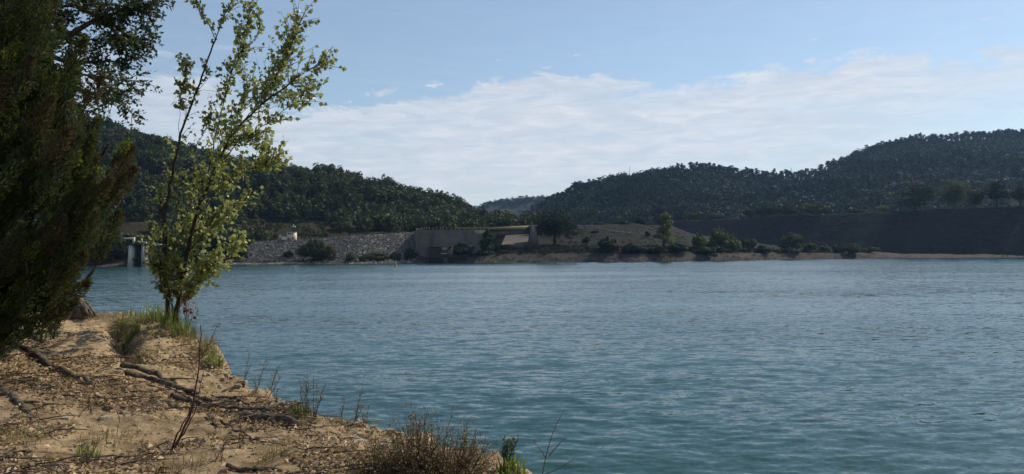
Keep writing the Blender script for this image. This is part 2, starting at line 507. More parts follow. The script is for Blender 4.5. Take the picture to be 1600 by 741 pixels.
def shore_mat():
    m, gg = new_mat('far_shore_soil')
    pos = gg.n('ShaderNodeNewGeometry').outputs['Position']
    z = gg.n('ShaderNodeSeparateXYZ', {0: pos}).outputs[2]
    nz = gg.noise(pos, 0.45, 7, 0.72)
    nf = gg.noise(pos, 0.06, 5, 0.6)
    stony = gg.mix(gg.smooth(nz, 0.35, 0.7), (0.040, 0.034, 0.028), (0.105, 0.088, 0.071))
    grass = gg.mix(gg.smooth(nf, 0.35, 0.65), (0.010, 0.010, 0.005), (0.021, 0.018, 0.010))
    grass = gg.mix(gg.smooth(nz, 0.45, 0.75), grass, (0.010, 0.012, 0.006))
    zz = gg.math('ADD', z, gg.math('MULTIPLY_ADD', nz, 3.0, -1.5))
    col = gg.mix(gg.smooth(zz, 2.6, 4.4), stony, grass)
    bp = gg.n('ShaderNodeBump', {'Strength': 0.8, 'Distance': 0.4, 'Height': nz})
    pb = gg.n('ShaderNodeBsdfPrincipled', {'Base Color': col, 'Roughness': 0.95, 'Normal': bp.outputs[0], 'Specular IOR Level': 0.1})
    return finish(m, gg, pb.outputs[0])
def far_shore():
    pxs = np.concatenate([np.arange(-800, -40, 20), np.arange(-40, 1660, 3), np.arange(1660, 2500, 20)]).astype(float)
    dds = np.concatenate([np.linspace(-12, 0, 8), np.linspace(0.5, 30, 42), np.linspace(32, 120, 45), np.linspace(130, 420, 30), np.linspace(450, 2400, 20)])
    PX, DD = np.meshgrid(pxs, dds)
    v = far_xyz(PX, DD)
    nx, ny = len(pxs), len(dds)
    i = (np.arange(ny - 1)[:, None] * nx + np.arange(nx - 1)[None]).ravel()
    q = np.stack([i, i + 1, i + nx + 1, i + nx], -1)
    o = link('far_shore', mesh_np('far_shore', v.reshape(-1, 3), quads=q, mats=[shore_mat()], smooth=True))
    tag(o, kind='structure')
far_shore()
def far_at(px, dd):
    return far_xyz(np.array([float(px)]), np.array([float(dd)]))[0]

# ------------------------------------------------------------------ hills
def hill_mat(name, a, b, c):
    m, gg = new_mat(name)
    pos = gg.n('ShaderNodeNewGeometry').outputs['Position']
    n1 = gg.noise(pos, 0.03, 5, 0.6); n2 = gg.noise(pos, 0.25, 5, 0.6)
    col = gg.mix(gg.smooth(n1, 0.4, 0.65), a, b)
    col = gg.mix(gg.smooth(n2, 0.5, 0.75), col, c)
    bp = gg.n('ShaderNodeBump', {'Strength': 0.8, 'Distance': 1.0, 'Height': n2})
    pb = gg.n('ShaderNodeBsdfPrincipled', {'Base Color': col, 'Roughness': 1.0, 'Normal': bp.outputs[0], 'Specular IOR Level': 0.05})
    return finish(m, gg, pb.outputs[0])

class Hill:
    def __init__(s, name, x0, x1, ridge, rdepth, fdepth, fz, drop_px, power, bump, mat, back=0.6, seed=0):
        s.x0, s.x1, s.ridge, s.rd, s.fd, s.fz, s.drop, s.pw, s.bump, s.seed = x0, x1, ridge, rdepth, fdepth, fz, drop_px, power, bump, seed
        pxs = np.arange(x0, x1 + 1, 8.0)
        ss = np.concatenate([np.linspace(0, 1, 46), np.linspace(1.03, 1 + back, 14)])
        PX, S = np.meshgrid(pxs, ss)
        v = s.at(PX, S)
        nx, ny = len(pxs), len(ss)
        i = (np.arange(ny - 1)[:, None] * nx + np.arange(nx - 1)[None]).ravel()
        q = np.stack([i, i + 1, i + nx + 1, i + nx], -1)
        tag(link(name, mesh_np(name, v.reshape(-1, 3), quads=q, mats=[mat], smooth=True)), kind='structure')
    def at(s, px, S):
        dr = tab(px, s.rd); df = s.fd(px) if callable(s.fd) else tab(px, s.fd)
        zf = s.fz(px) if callable(s.fz) else tab(px, s.fz)
        zr = zpix(px, tab(px, s.ridge) + tab(px, s.drop), dr)
        d = df + (dr - df) * S
        x = P(px, np.full_like(px, 390.0), d)
        t = np.clip(S, 0, 1)
        z = zf + (zr - zf) * t ** s.pw
        over = np.clip(S - 1, 0, 2)
        z = z - over * (dr - df) * 0.35
        w = np.clip(t * (1 - t) * 4, 0, 1)
        z = z + w * s.bump * (fbm(x[..., 0] / 110, x[..., 1] / 110, 3, s.seed + 5) + 0.25 * fbm(x[..., 0] / 25, x[..., 1] / 25, 2, s.seed + 9))
        return np.stack([x[..., 0], x[..., 1], z], -1)

LH_RIDGE = [(-900, 60), (-200, 120), (60, 170), (120, 182), (165, 194), (200, 200), (250, 214), (290, 228), (360, 246), (440, 262), (500, 270), (560, 288), (600, 297), (640, 308), (700, 319), (740, 330), (775, 344), (800, 352), (840, 366), (880, 385)]
lh_fd = lambda px: dw(px) + tab(px, [(-900, 4), (340, 5), (400, 38), (660, 60), (880, 90)])
lh_fz = lambda px: tab(px, [(-900, 0.6), (340, 1.0), (400, 8.0), (450, 9.5), (640, 12.0), (880, 14)])
brown_scrub = hill_mat('scrub_hillside', (0.036, 0.030, 0.018), (0.022, 0.026, 0.013), (0.062, 0.048, 0.032))
LH = Hill('hill_left', -900, 880, LH_RIDGE, [(-900, 620), (200, 610), (600, 640), (880, 700)], lh_fd, lh_fz, [(-900, 11), (200, 11), (600, 9), (880, 8)], 0.92, 16, brown_scrub, seed=11)
RH_RIDGE = [(760, 372), (820, 341), (850, 324), (880, 305), (910, 290), (960, 277), (1000, 270), (1040, 265), (1060, 263), (1100, 263), (1150, 267), (1200, 272), (1250, 274), (1280, 268), (1310, 252), (1345, 236), (1380, 224), (1430, 215), (1500, 212), (1600, 207), (1800, 200), (2400, 230)]
RH = Hill('hill_right', 760, 2400, RH_RIDGE, [(760, 1000), (900, 1050), (1280, 1150), (1320, 1250), (1600, 1300), (2400, 1200)], [(760, 800), (1000, 760), (1600, 720), (2400, 650)], [(760, 19), (2400, 21)], [(760, 7), (1290, 7), (2400, 7)], 0.85, 26, hill_mat('wooded_hillside', (0.020, 0.025, 0.014), (0.013, 0.019, 0.010), (0.042, 0.036, 0.025)), seed=23)
FH_RIDGE = [(560, 372), (680, 345), (735, 326), (760, 317), (790, 311), (830, 308), (870, 308), (920, 306), (1000, 315), (1100, 340)]
FH = Hill('hill_far', 560, 1100, FH_RIDGE, [(560, 2000), (1100, 2000)], [(560, 1350), (1100, 1350)], [(560, 20), (1100, 20)], [(560, 3), (1100, 3)], 0.9, 20, hill_mat('terraced_hillside', (0.05, 0.041, 0.033), (0.022, 0.025, 0.016), (0.085, 0.068, 0.055)), seed=37)

# ------------------------------------------------------------------ tree templates
def crown(geo, c, rad, lobes, nf, size, rg, mi=0, t0=0.5, up=0.25, lobe_r=(0.42, 0.62), lo=-0.75, limb_from=None):
    c = np.asarray(c, float); rad = np.asarray(rad, float)
    d = rdir(lobes * 3, rg); d = d[d[:, 2] > lo][:lobes]
    lc = c + d * rad * rg.uniform(0.35, 0.72, (len(d), 1))
    per = max(2, nf // len(d))
    for k in range(len(d)):
        lr = rad * rg.uniform(*lobe_r)
        dd = rdir(per, rg); dd[:, 2] = dd[:, 2] * 0.9 + up * np.abs(dd[:, 2])
        dd /= np.linalg.norm(dd, axis=1)[:, None]
        C = lc[k] + dd * lr * rg.uniform(0.72, 1.08, (per, 1))
        N = dd + rg.normal(size=(per, 3)) * 0.45
        D = rdir(per, rg)
        D = D - N * np.sum(D * N, 1)[:, None] / (np.sum(N * N, 1)[:, None] + 1e-9)
        sz = size * rg.uniform(0.65, 1.35, per)
        v, q = leaves(C - D * sz[:, None] * .5 / (np.linalg.norm(D, axis=1)[:, None] + 1e-9), D, N, sz, sz * rg.uniform(0.6, 0.95, per), 0.12)
        lt = rg.uniform(-0.14, 0.14)
        geo.add(v, q, np.clip(t0 + lt + rg.uniform(-0.22, 0.22, per), 0, 1), mi)
        if limb_from is not None:
            v, q = tube([limb_from, (np.asarray(limb_from) + lc[k]) / 2, lc[k] + dd[0] * lr * .6], [0.08, 0.05, 0.03], 4)
            geo.add(v, q, 0.5, 1)

def trunk(geo, h, r, rg, mi=1, lean=0.06, base=(0, 0, 0), limbs=4, crown_r=2.0, top=None):
    n = 6
    t = np.linspace(0, 1, n)
    pts = np.stack([np.cumsum(rg.normal(0, lean, n)) * h * .2, np.cumsum(rg.normal(0, lean, n)) * h * .2, t * h], -1)
    pts -= pts[0]; pts += np.asarray(base)
    v, q = tube(pts, r * (1.25 - 0.8 * t), 6)
    geo.add(v, q, 0.5, mi)
    for k in range(limbs):
        i = rg.integers(2, n)
        a = rg.uniform(0, 2 * np.pi)
        e = pts[i] + np.array([math.cos(a), math.sin(a), rg.uniform(0.5, 1.1)]) * crown_r * rg.uniform(0.45, 0.8)
        m = (pts[i] + e) / 2 + np.array([0, 0, -0.08 * crown_r])
        v, q = tube([pts[i], m, e], [r * .55, r * .38, r * .15], 4)
        geo.add(v, q, 0.5, mi)

def tmpl_oak(nf, seed, h=7.0, r=3.2, size=1.1, t0=0.5):
    rg = np.random.default_rng(seed); gm = Geo()
    trunk(gm, h * .55, 0.2, rg, 1, limbs=2, crown_r=r, lean=.02)
    crown(gm, (0, 0, h * .56), (r, r, h * .46), 7, nf, size, rg, 0, t0, limb_from=(0, 0, h * .42) if nf > 100 else None)
    return gm
def tmpl_tall(nf, seed, h=9.5, r=2.3, size=1.0, t0=0.6):
    rg = np.random.default_rng(seed); gm = Geo()
    trunk(gm, h * .7, 0.18, rg, 1, limbs=2, crown_r=r, lean=.02)
    crown(gm, (0, 0, h * .58), (r, r, h * .44), 8, nf, size, rg, 0, t0, limb_from=(0, 0, h * .5) if nf > 100 else None)
    return gm
def tmpl_pine(nf, seed, h=9.5, r=2.6, size=0.9, t0=0.35):
    rg = np.random.default_rng(seed); gm = Geo()
    trunk(gm, h * .92, 0.17, rg, 1, lean=0.05, limbs=4, crown_r=r * .8)
    for k in range(4):
        zc = h * rg.uniform(.66, .95)
        a = rg.uniform(0, 6.28); o = rg.uniform(0.1, .55) * r
        crown(gm, (o * math.cos(a), o * math.sin(a), zc), (r * .62, r * .62, h * .11), 4, nf // 4, size, rg, 0, t0, limb_from=(0, 0, h * .6) if nf > 100 else None)
    return gm

OAKS = [tmpl_oak(260, 100 + k, h=rngh, r=rr, size=.98) for k, (rngh, rr) in enumerate([(6.2, 3.2), (7.2, 3.4), (5.4, 3.0), (8.0, 3.6), (6.6, 2.8)])]
TALLS = [tmpl_tall(230, 120 + k, size=.95) for k in range(3)]
PINES = [tmpl_pine(110, 130 + k) for k in range(4)]
OAKS_F = [tmpl_oak(90, 200 + k, h=rngh, r=rr, size=1.35) for k, (rngh, rr) in enumerate([(6.2, 3.4), (7.2, 3.6), (5.4, 3.0), (8.0, 3.8)])]
PINES_F = [tmpl_pine(72, 230 + k, size=1.1) for k in range(3)]

def merge(temps, which, pos, scale, rz, tint):
    vs, qs, ts, ms = [], [], [], []
    off = 0
    for k, tp in enumerate(temps):
        sel = np.where(which == k)[0]
        if not len(sel): continue
        v, q, t, m = tp.arrays()
        cs, sn = np.cos(rz[sel])[:, None], np.sin(rz[sel])[:, None]
        sc = scale[sel][:, None]
        X = (v[None, :, 0] * cs - v[None, :, 1] * sn) * sc + pos[sel, 0][:, None]
        Y = (v[None, :, 0] * sn + v[None, :, 1] * cs) * sc + pos[sel, 1][:, None]
        Z = v[None, :, 2] * sc + pos[sel, 2][:, None]
        vv = np.stack([X, Y, Z], -1).reshape(-1, 3)
        qq = (q[None] + (np.arange(len(sel)) * len(v))[:, None, None]).reshape(-1, 4) + off
        off += len(vv)
        vs.append(vv); qs.append(qq)
        ts.append(np.clip(t[None] + tint[sel][:, None], 0, 1).ravel()); ms.append(np.tile(m, len(sel)))
    return np.concatenate(vs), np.concatenate(qs), np.concatenate(ts), np.concatenate(ms)

def scatter_hill(H, px0, px1, n, seed, smin=0.02, smax=1.04):
    rg = np.random.default_rng(seed)
    px = rg.uniform(px0, px1, n * 3); s = rg.uniform(smin, smax, n * 3)
    dr = tab(px, H.rd); df = H.fd(px) if callable(H.fd) else tab(px, H.fd)
    d = df + (dr - df) * s
    keep = rg.uniform(0, 1, n * 3) < d / d.max()
    px, s = px[keep][:n], s[keep][:n]
    return px, s, H.at(px, s)

# left hill woods
def left_woods():
    px, s, pos = scatter_hill(LH, -260, 835, 7000, 5)
    qx, qy, qd = proj(pos)
    clear = ((qx > 384) & (qx < 512) & (qy > 348) & (qy < 380)) | ((qx > 500) & (qx < 650) & (qy > 362))
    thin = fbm(pos[:, 0] / 40, pos[:, 1] / 40, 3, 77) > 0.42
    low = ((qx > 384) & (qx < 512) & (qy > 348) & (qy < 380)) & (np.hypot(qx - 447, (qy - 371) * 1.5) > 17) & (np.random.default_rng(4).uniform(size=len(qx)) < .75)
    keep = (~clear | low) & ~(thin & (s < .85)) 
    px, s, pos, qd = px[keep], s[keep], pos[keep], qd[keep]
    rg = np.random.default_rng(6)
    n = len(px)
    patch = fbm(pos[:, 0] / 60, pos[:, 1] / 60, 2, 78)
    kind = np.where((patch > 0.1) & (rg.uniform(size=n) < .7), 5 + rg.integers(0, 3, n), rg.integers(0, 5, n))
    scale = (0.55 + 1.0 * rg.uniform(0, 1, n) ** 1.7) * np.where(s > .93, 0.95, 1.0)
    scale = np.where(low[keep], scale * .32, scale)
    rz = rg.uniform(0, 6.28, n)
    tint = rg.uniform(-.34, .30, n) + patch * .4
    pos[:, 2] -= 0.25
    order = np.argsort(qd / scale)
    vis = (proj(pos)[0] > 60)
    near = [i for i in order if vis[i]][:240]
    rest = np.setdiff1d(np.arange(n), near)
    T = OAKS + TALLS
    v, q, t, m = merge(T, kind[rest], pos[rest], scale[rest], rz[rest], tint[rest])
    o = link('hillside_wood', mesh_np('hillside_wood', v, quads=q, mats=[M['oak_leaf'], M['bark']], tint=t, matidx=m))
    tag(o, 'dense evergreen oak wood covering the left hillside up to its ridge', 'wood', kind='stuff')
    base = {}
    for k, tp in enumerate(T):
        base[k] = tp.mesh('hillside_tree', [M['oak_leaf'], M['bark']])
    for i in near:
        o = link('hillside_tree', base[int(kind[i])])
        o.location = tuple(pos[i]); o.scale = (scale[i],) * 3; o.rotation_euler = (0, 0, rz[i])
        tag(o, 'dark green oak among the many trees low on the left hillside', 'tree', 'oaks low on the left hillside')
left_woods()

def right_woods():
    px, s, pos = scatter_hill(RH, 800, 1760, 11500, 15, 0.0, 1.02)
    px2, s2, pos2 = scatter_hill(RH, 800, 1760, 1500, 17, 0.93, 1.10)
    px, s, pos = np.concatenate([px, px2]), np.concatenate([s, s2]), np.concatenate([pos, pos2])
    rg = np.random.default_rng(16)
    n = len(px)
    patch = fbm(pos[:, 0] / 90, pos[:, 1] / 90, 3, 88)
    kind = np.where(patch + rg.normal(0, .12, n) > 0.08, 4 + rg.integers(0, 3, n), rg.integers(0, 4, n))
    scale = 0.5 + 1.15 * rg.uniform(0, 1, n) ** 1.6
    tint = rg.uniform(-.4, .4, n) - patch * .8
    pos[:, 2] -= 0.3
    v, q, t, m = merge(OAKS_F + PINES_F, kind, pos, scale, rg.uniform(0, 6.28, n), tint)
    o = link('far_wood', mesh_np('far_wood', v, quads=q, mats=[M['far_leaf'], M['bark']], tint=t, matidx=m))
    tag(o, 'bluish green wood covering the long right hill', 'wood', kind='stuff')
    # pines one can tell apart against the sky
    rp = [845, 853, 866, 874, 889, 897, 905, 916, 931, 940, 958, 972, 985, 1001, 1014, 1028, 1040, 1052, 1057, 1062, 1068, 1071, 1099, 1103, 1108, 1114, 1119, 1124, 1141, 1160, 1166, 1183, 1202, 1206, 1238, 1243, 1248, 1264, 1267,
          1308, 1313, 1319, 1325, 1330, 1334, 1341, 1347, 1354, 1360, 1367, 1374, 1381, 1388, 1396, 1404, 1410, 1418, 1425, 1433, 1455, 1460, 1466, 1472, 1478, 1484, 1490, 1499, 1507, 1514, 1526, 1531, 1537, 1541, 1546, 1551, 1563, 1571, 1580, 1592, 1596]
    base = [tp.mesh('ridge_pine', [M['pine_leaf'], M['bark']]) for tp in PINES]
    for k, x in enumerate(rp):
        x = x + rg.normal(0, 3)
        if x > 1345 and rg.uniform() < .4: continue
        s = 1.0 + rg.uniform(-.02, .005)
        p = RH.at(np.array([float(x)]), np.array([s]))[0]
        o = link('ridge_pine', base[k % 4])
        o.location = tuple(p - np.array([0, 0, rg.uniform(.6, 5.0)])); sc = rg.choice([.62, .75, .9, 1.05, 1.25]) * rg.uniform(.9, 1.1); o.scale = (sc, sc, sc)
        o.rotation_euler = (0, 0, rg.uniform(0, 6.28))
        tag(o, 'thin dark pine standing against the sky on the right ridge', 'pine', 'pines along the right ridge')
right_woods()

def far_woods():
    px, s, pos = scatter_hill(FH, 600, 1000, 3200, 25, 0.0, 1.02)
    qx, qy, qd = proj(pos)
    rg = np.random.default_rng(26)
    bare = (qx > 756) & (qx < 846) & (qy > 321 + (qx - 750) * .07) & (qy < 348) & (rg.uniform(size=len(px)) < .8)
    pos = pos[~bare]; n = len(pos)
    v, q, t, m = merge(OAKS_F, rg.integers(0, 4, n), pos, rg.uniform(.9, 1.6, n), rg.uniform(0, 6.28, n), rg.uniform(-.2, .3, n))
    o = link('distant_wood', mesh_np('distant_wood', v, quads=q, mats=[M['far_leaf'], M['bark']], tint=t, matidx=m))
    tag(o, 'hazy wood on the distant hill in the gap between the two nearer hills', 'wood', kind='stuff')
far_woods()
# ------------------------------------------------------------------ materials of the structures
def concrete_mat(name, a, b, streak=0.5, lines=0.0):
    m, gg = new_mat(name)
    pos = gg.n('ShaderNodeNewGeometry').outputs['Position']
    s1 = gg.n('ShaderNodeVectorMath', {0: pos, 1: (1.0, 1.0, 0.12)}, operation='MULTIPLY').outputs[0]
    n1 = gg.noise(s1, 0.5, 6, 0.65); n2 = gg.noise(pos, 0.18, 5, 0.6)
    col = gg.mix(gg.smooth(n2, 0.3, 0.7), a, b)
    col = gg.mix(gg.math('MULTIPLY', gg.smooth(n1, 0.45, 0.75), streak), col, (a[0] * .35, a[1] * .35, a[2] * .38))
    if lines:
        z = gg.n('ShaderNodeSeparateXYZ', {0: pos}).outputs[2]
        w = gg.math('PINGPONG', z, 0.5)
        col = gg.mix(gg.math('MULTIPLY', gg.smooth(w, 0.06, 0.0), lines), col, (a[0] * .4, a[1] * .4, a[2] * .4))
    bp = gg.n('ShaderNodeBump', {'Strength': 0.4, 'Distance': 0.1, 'Height': gg.noise(pos, 2.0, 5, 0.6)})
    pb = gg.n('ShaderNodeBsdfPrincipled', {'Base Color': col, 'Roughness': 0.9, 'Normal': bp.outputs[0], 'Specular IOR Level': 0.15})
    return finish(m, gg, pb.outputs[0])
M['concrete'] = concrete_mat('weathered_concrete', (0.115, 0.098, 0.080), (0.170, 0.147, 0.120), 0.6, 0.5)
M['concrete_pale'] = concrete_mat('pale_concrete', (0.30, 0.265, 0.22), (0.42, 0.37, 0.31), 0.35)
M['concrete_light'] = concrete_mat('light_concrete', (0.50, 0.46, 0.39), (0.64, 0.59, 0.51), 0.35)
M['concrete_dark'] = concrete_mat('dark_concrete', (0.030, 0.027, 0.025), (0.055, 0.05, 0.045), 0.5)  # plain darker concrete tone for inlet block, decks, sill and tower back wall
M['cream'] = solid_mat('cream_paint', (0.66, 0.55, 0.38), (0.74, 0.63, 0.46), 0.8, 0.8, 0.1)
M['white'] = solid_mat('white_paint', (0.68, 0.66, 0.60), (0.78, 0.76, 0.72), 1.0, 0.7, 0.1)
M['yellow'] = solid_mat('faded_yellow_paint', (0.24, 0.20, 0.10), (0.36, 0.30, 0.16), 1.5, 0.8, 0.1)
M['dark_glass'] = solid_mat('dark_window_glass', (0.015, 0.03, 0.028), (0.03, 0.05, 0.045), 1.0, 0.15, 0.0, gloss=0.5)
M['dark_metal'] = solid_mat('dark_grey_steel', (0.045, 0.048, 0.05), (0.08, 0.085, 0.09), 2.0, 0.5, 0.1)
M['teal_metal'] = solid_mat('grey_green_steel', (0.12, 0.18, 0.18), (0.2, 0.27, 0.27), 2.0, 0.5, 0.1)
M['roof'] = solid_mat('flat_roof_felt', (0.22, 0.19, 0.15), (0.3, 0.26, 0.2), 2.0, 0.9, 0.2)
M['rock_grey'] = solid_mat('grey_boulders', (0.08, 0.074, 0.066), (0.28, 0.258, 0.23), 0.8, 0.95, 0.5, 3, lo=.3, hi=.75)
M['rock_pale'] = solid_mat('pale_shore_stones', (0.16, 0.135, 0.11), (0.52, 0.46, 0.38), 0.8, 0.95, 0.5, 3)
M['rock_brown'] = solid_mat('brown_shore_stones', (0.045, 0.038, 0.031), (0.15, 0.125, 0.10), 0.8, 0.95, 0.5, 3)
M['wood_dark'] = solid_mat('dark_wood', (0.03, 0.024, 0.02), (0.06, 0.05, 0.04), 3.0, 0.9, 0.3)

def rock(geo, c, s, rg, mi=0, sub=False, flat=0.7):
    """faceted stone: a cube sphere of quads pushed about"""
    g3 = np.linspace(-1, 1, 3)
    vs, qs = [], []
    for ax in range(3):
        for sg in (-1, 1):
            a, b = np.meshgrid(g3, g3)
            p = np.zeros((9, 3)); o = [k for k in range(3) if k != ax]
            p[:, o[0]] = a.ravel(); p[:, o[1]] = b.ravel() * (sg if ax != 1 else -sg); p[:, ax] = sg
            qq = np.array([[0, 1, 4, 3], [1, 2, 5, 4], [3, 4, 7, 6], [4, 5, 8, 7]]) + 9 * len(vs)
            vs.append(p); qs.append(qq)
    v = np.concatenate(vs); q = np.concatenate(qs)
    n = v / np.linalg.norm(v, axis=1)[:, None]
    v = 0.55 * n + 0.45 * v / 1.3
    off = rg.uniform(0, 50, 3)
    k = 1 + 0.55 * vnoise(v[:, 0] * 1.3 + off[0] + v[:, 2] * .9, v[:, 1] * 1.3 + off[1] - v[:, 2] * .7, 3)
    v = v * k[:, None] * np.array([1, rg.uniform(.6, 1), flat * rg.uniform(.7, 1.1)]) * s
    a = rg.uniform(0, 6.28); cs, sn = math.cos(a), math.sin(a)
    v = v @ np.array([[cs, sn, 0], [-sn, cs, 0], [0, 0, 1]])
    geo.add(v + np.asarray(c, float), q, rg.uniform(0, 1), mi)

def strip_mesh(rows, q_flip=False):
    """rows: list of (n,3) polylines -> verts, quads"""
    v = np.concatenate(rows); n = len(rows[0]); m = len(rows)
    i = (np.arange(m - 1)[:, None] * n + np.arange(n - 1)[None]).ravel()
    q = np.stack([i, i + 1, i + n + 1, i + n], -1)
    return v, q

# ------------------------------------------------------------------ riprap dam on the left
def rock_dam():
    base = far_at(500, 10)
    e = empty('rock_dam', base, 'grey rockfill dam of loose boulders sloping down to the water', 'dam')
    pxs = np.linspace(366, 652, 150)
    crest_y = tab(pxs, [(366, 408), (376, 400), (385, 387), (400, 378.5), (430, 376.6), (460, 375.6), (496, 373.8), (540, 370), (600, 366), (652, 363)])
    dfoot = dw(pxs) + 7.0
    drun = tab(pxs, [(366, 4), (400, 17), (652, 24)])
    zc = zpix(pxs, crest_y, dfoot + drun)
    zf = far_z(pxs, np.full_like(pxs, 7.0)) - 0.4
    rg = np.random.default_rng(40)
    rows = []
    for t in np.linspace(-0.05, 1, 26):
        d = dfoot + drun * t
        p = P(pxs, np.full_like(pxs, 390.), d)
        z = zf + (zc - zf) * t + rg.normal(0, .12, len(pxs))
        rows.append(np.stack([p[:, 0], p[:, 1], z], -1))
    p = P(pxs, np.full_like(pxs, 390.), dfoot + drun + 6)
    rows.append(np.stack([p[:, 0], p[:, 1], zc + 0.02], -1))
    p = P(pxs, np.full_like(pxs, 390.), dfoot + drun + 40)
    rows.append(np.stack([p[:, 0], p[:, 1], zc - 0.5], -1))
    gm = Geo(); v, q = strip_mesh(rows); gm.add(v, q)
    part_mesh('embankment', gm, [M['rock_grey']], e)
    gr = Geo()
    n = 6200
    u = rg.uniform(0, 1, n); t = rg.uniform(-0.02, 1.01, n)
    px = 366 + u * 286
    i = (u * (len(pxs) - 1)).astype(int)
    for k in range(n):
        d = dfoot[i[k]] + drun[i[k]] * t[k]
        pp = P(px[k], 390., d)
        z = zf[i[k]] + (zc[i[k]] - zf[i[k]]) * t[k]
        rock(gr, (pp[0], pp[1], z + .1), rg.uniform(.20, .46) * (1.25 if rg.uniform() < .12 else 1), rg)
    me = part_mesh('boulder', gr, [M['rock_grey']], e); tag(me, kind='stuff')
    gp = Geo()
    for k in range(1500):
        x = rg.uniform(345, 650); dd = rg.uniform(0.3, 3.2 if x < 480 else 7)
        if x > 480 and rg.uniform() < .35: continue
        pp = far_at(x, dd)
        rock(gp, pp + np.array([0, 0, .08]), rg.uniform(.12, .4), rg)
    for k in range(900):
        x = rg.uniform(655, 1420); dd = abs(rg.normal(0.8, 2.0))
        pp = far_at(x, dd); rock(gp, pp, rg.uniform(.1, .4) * (1 if rg.uniform() < .95 else 1.6), rg, 1)
    me = gp.mesh('shore_stones', [M['rock_pale'], M['rock_brown']]); o = link('shore_stones', me)
    tag(o, 'pale loose stones along the far waterline', 'stones', kind='stuff')
rock_dam()

# ------------------------------------------------------------------ earth dam on the right
def earth_dam():
    A = np.array([128.0, 640.0]); B = np.array([293.0, 470.0])
    dirn = (B - A) / np.linalg.norm(B - A)
    A2 = A - dirn * 60; B2 = B + dirn * 150
    nrm = np.array([-dirn[1] * -1, -dirn[0]]);
    nrm = np.array([dirn[1], -dirn[0]]);
    if nrm @ (-A) < 0: nrm = -nrm
    L = np.linalg.norm(B2 - A2); n = 160
    t = np.linspace(0, 1, n)
    C = A2 + (B2 - A2) * t[:, None]
    # crest height measured along the wall
    qx = 800 + FPX * C[:, 0] / C[:, 1]
    zc = 28.6 + 0 * t
    zc = np.where(qx > 1040, np.array([zpix(x, y, d) for x, y, d in zip(qx, tab(qx, [(1040, 346), (1060, 345), (1120, 343), (1240, 337), (1380, 331), (1500, 326), (1600, 322), (1900, 309)]), C[:, 1])]), 28.6)
    rg = np.random.default_rng(44)
    rows = []
    K = 34
    for k in range(K + 1):
        s = k / K
        z = -1.5 + (zc + 1.5) * s
        run = (zc - z) * 1.12
        xy = C + nrm * run[:, None]
        jit = 0.12 * fbm(t * 120, np.full(n, k * .9), 2, 45) - (.35 * fbm(t * 40, t * 0, 3, 46) if k == K else 0)
        rows.append(np.stack([xy[:, 0], xy[:, 1], z + jit], -1))
    rows.append(np.stack([C[:, 0] - nrm[0] * 8, C[:, 1] - nrm[1] * 8, zc + .05], -1))
    rows.append(np.stack([C[:, 0] - nrm[0] * 60, C[:, 1] - nrm[1] * 60, zc - 14], -1))
    m, gg = new_mat('dam_face_stone')
    pos = gg.n('ShaderNodeNewGeometry').outputs['Position']
    z = gg.n('ShaderNodeSeparateXYZ', {0: pos}).outputs[2]
    n1 = gg.noise(gg.n('ShaderNodeVectorMath', {0: pos, 1: (.35, .35, 1.6)}, operation='MULTIPLY').outputs[0], 0.8, 6, 0.7)
    n2 = gg.noise(pos, 0.05, 4, 0.5)
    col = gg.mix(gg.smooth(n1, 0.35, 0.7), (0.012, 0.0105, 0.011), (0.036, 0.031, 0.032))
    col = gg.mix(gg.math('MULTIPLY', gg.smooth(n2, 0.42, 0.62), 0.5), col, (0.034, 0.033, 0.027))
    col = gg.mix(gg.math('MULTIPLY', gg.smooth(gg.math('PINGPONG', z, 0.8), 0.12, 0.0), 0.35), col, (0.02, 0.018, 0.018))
    bp = gg.n('ShaderNodeBump', {'Strength': 0.9, 'Distance': 0.5, 'Height': n1})
    pb = gg.n('ShaderNodeBsdfPrincipled', {'Base Color': col, 'Roughness': 0.95, 'Normal': bp.outputs[0], 'Specular IOR Level': 0.1})
    finish(m, gg, pb.outputs[0])
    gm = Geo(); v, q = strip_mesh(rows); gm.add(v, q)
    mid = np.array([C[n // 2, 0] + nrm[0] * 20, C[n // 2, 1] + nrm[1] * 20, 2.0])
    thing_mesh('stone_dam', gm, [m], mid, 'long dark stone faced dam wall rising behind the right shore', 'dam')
    return A, dirn, nrm
DAM_A, DAM_DIR, DAM_N = earth_dam()

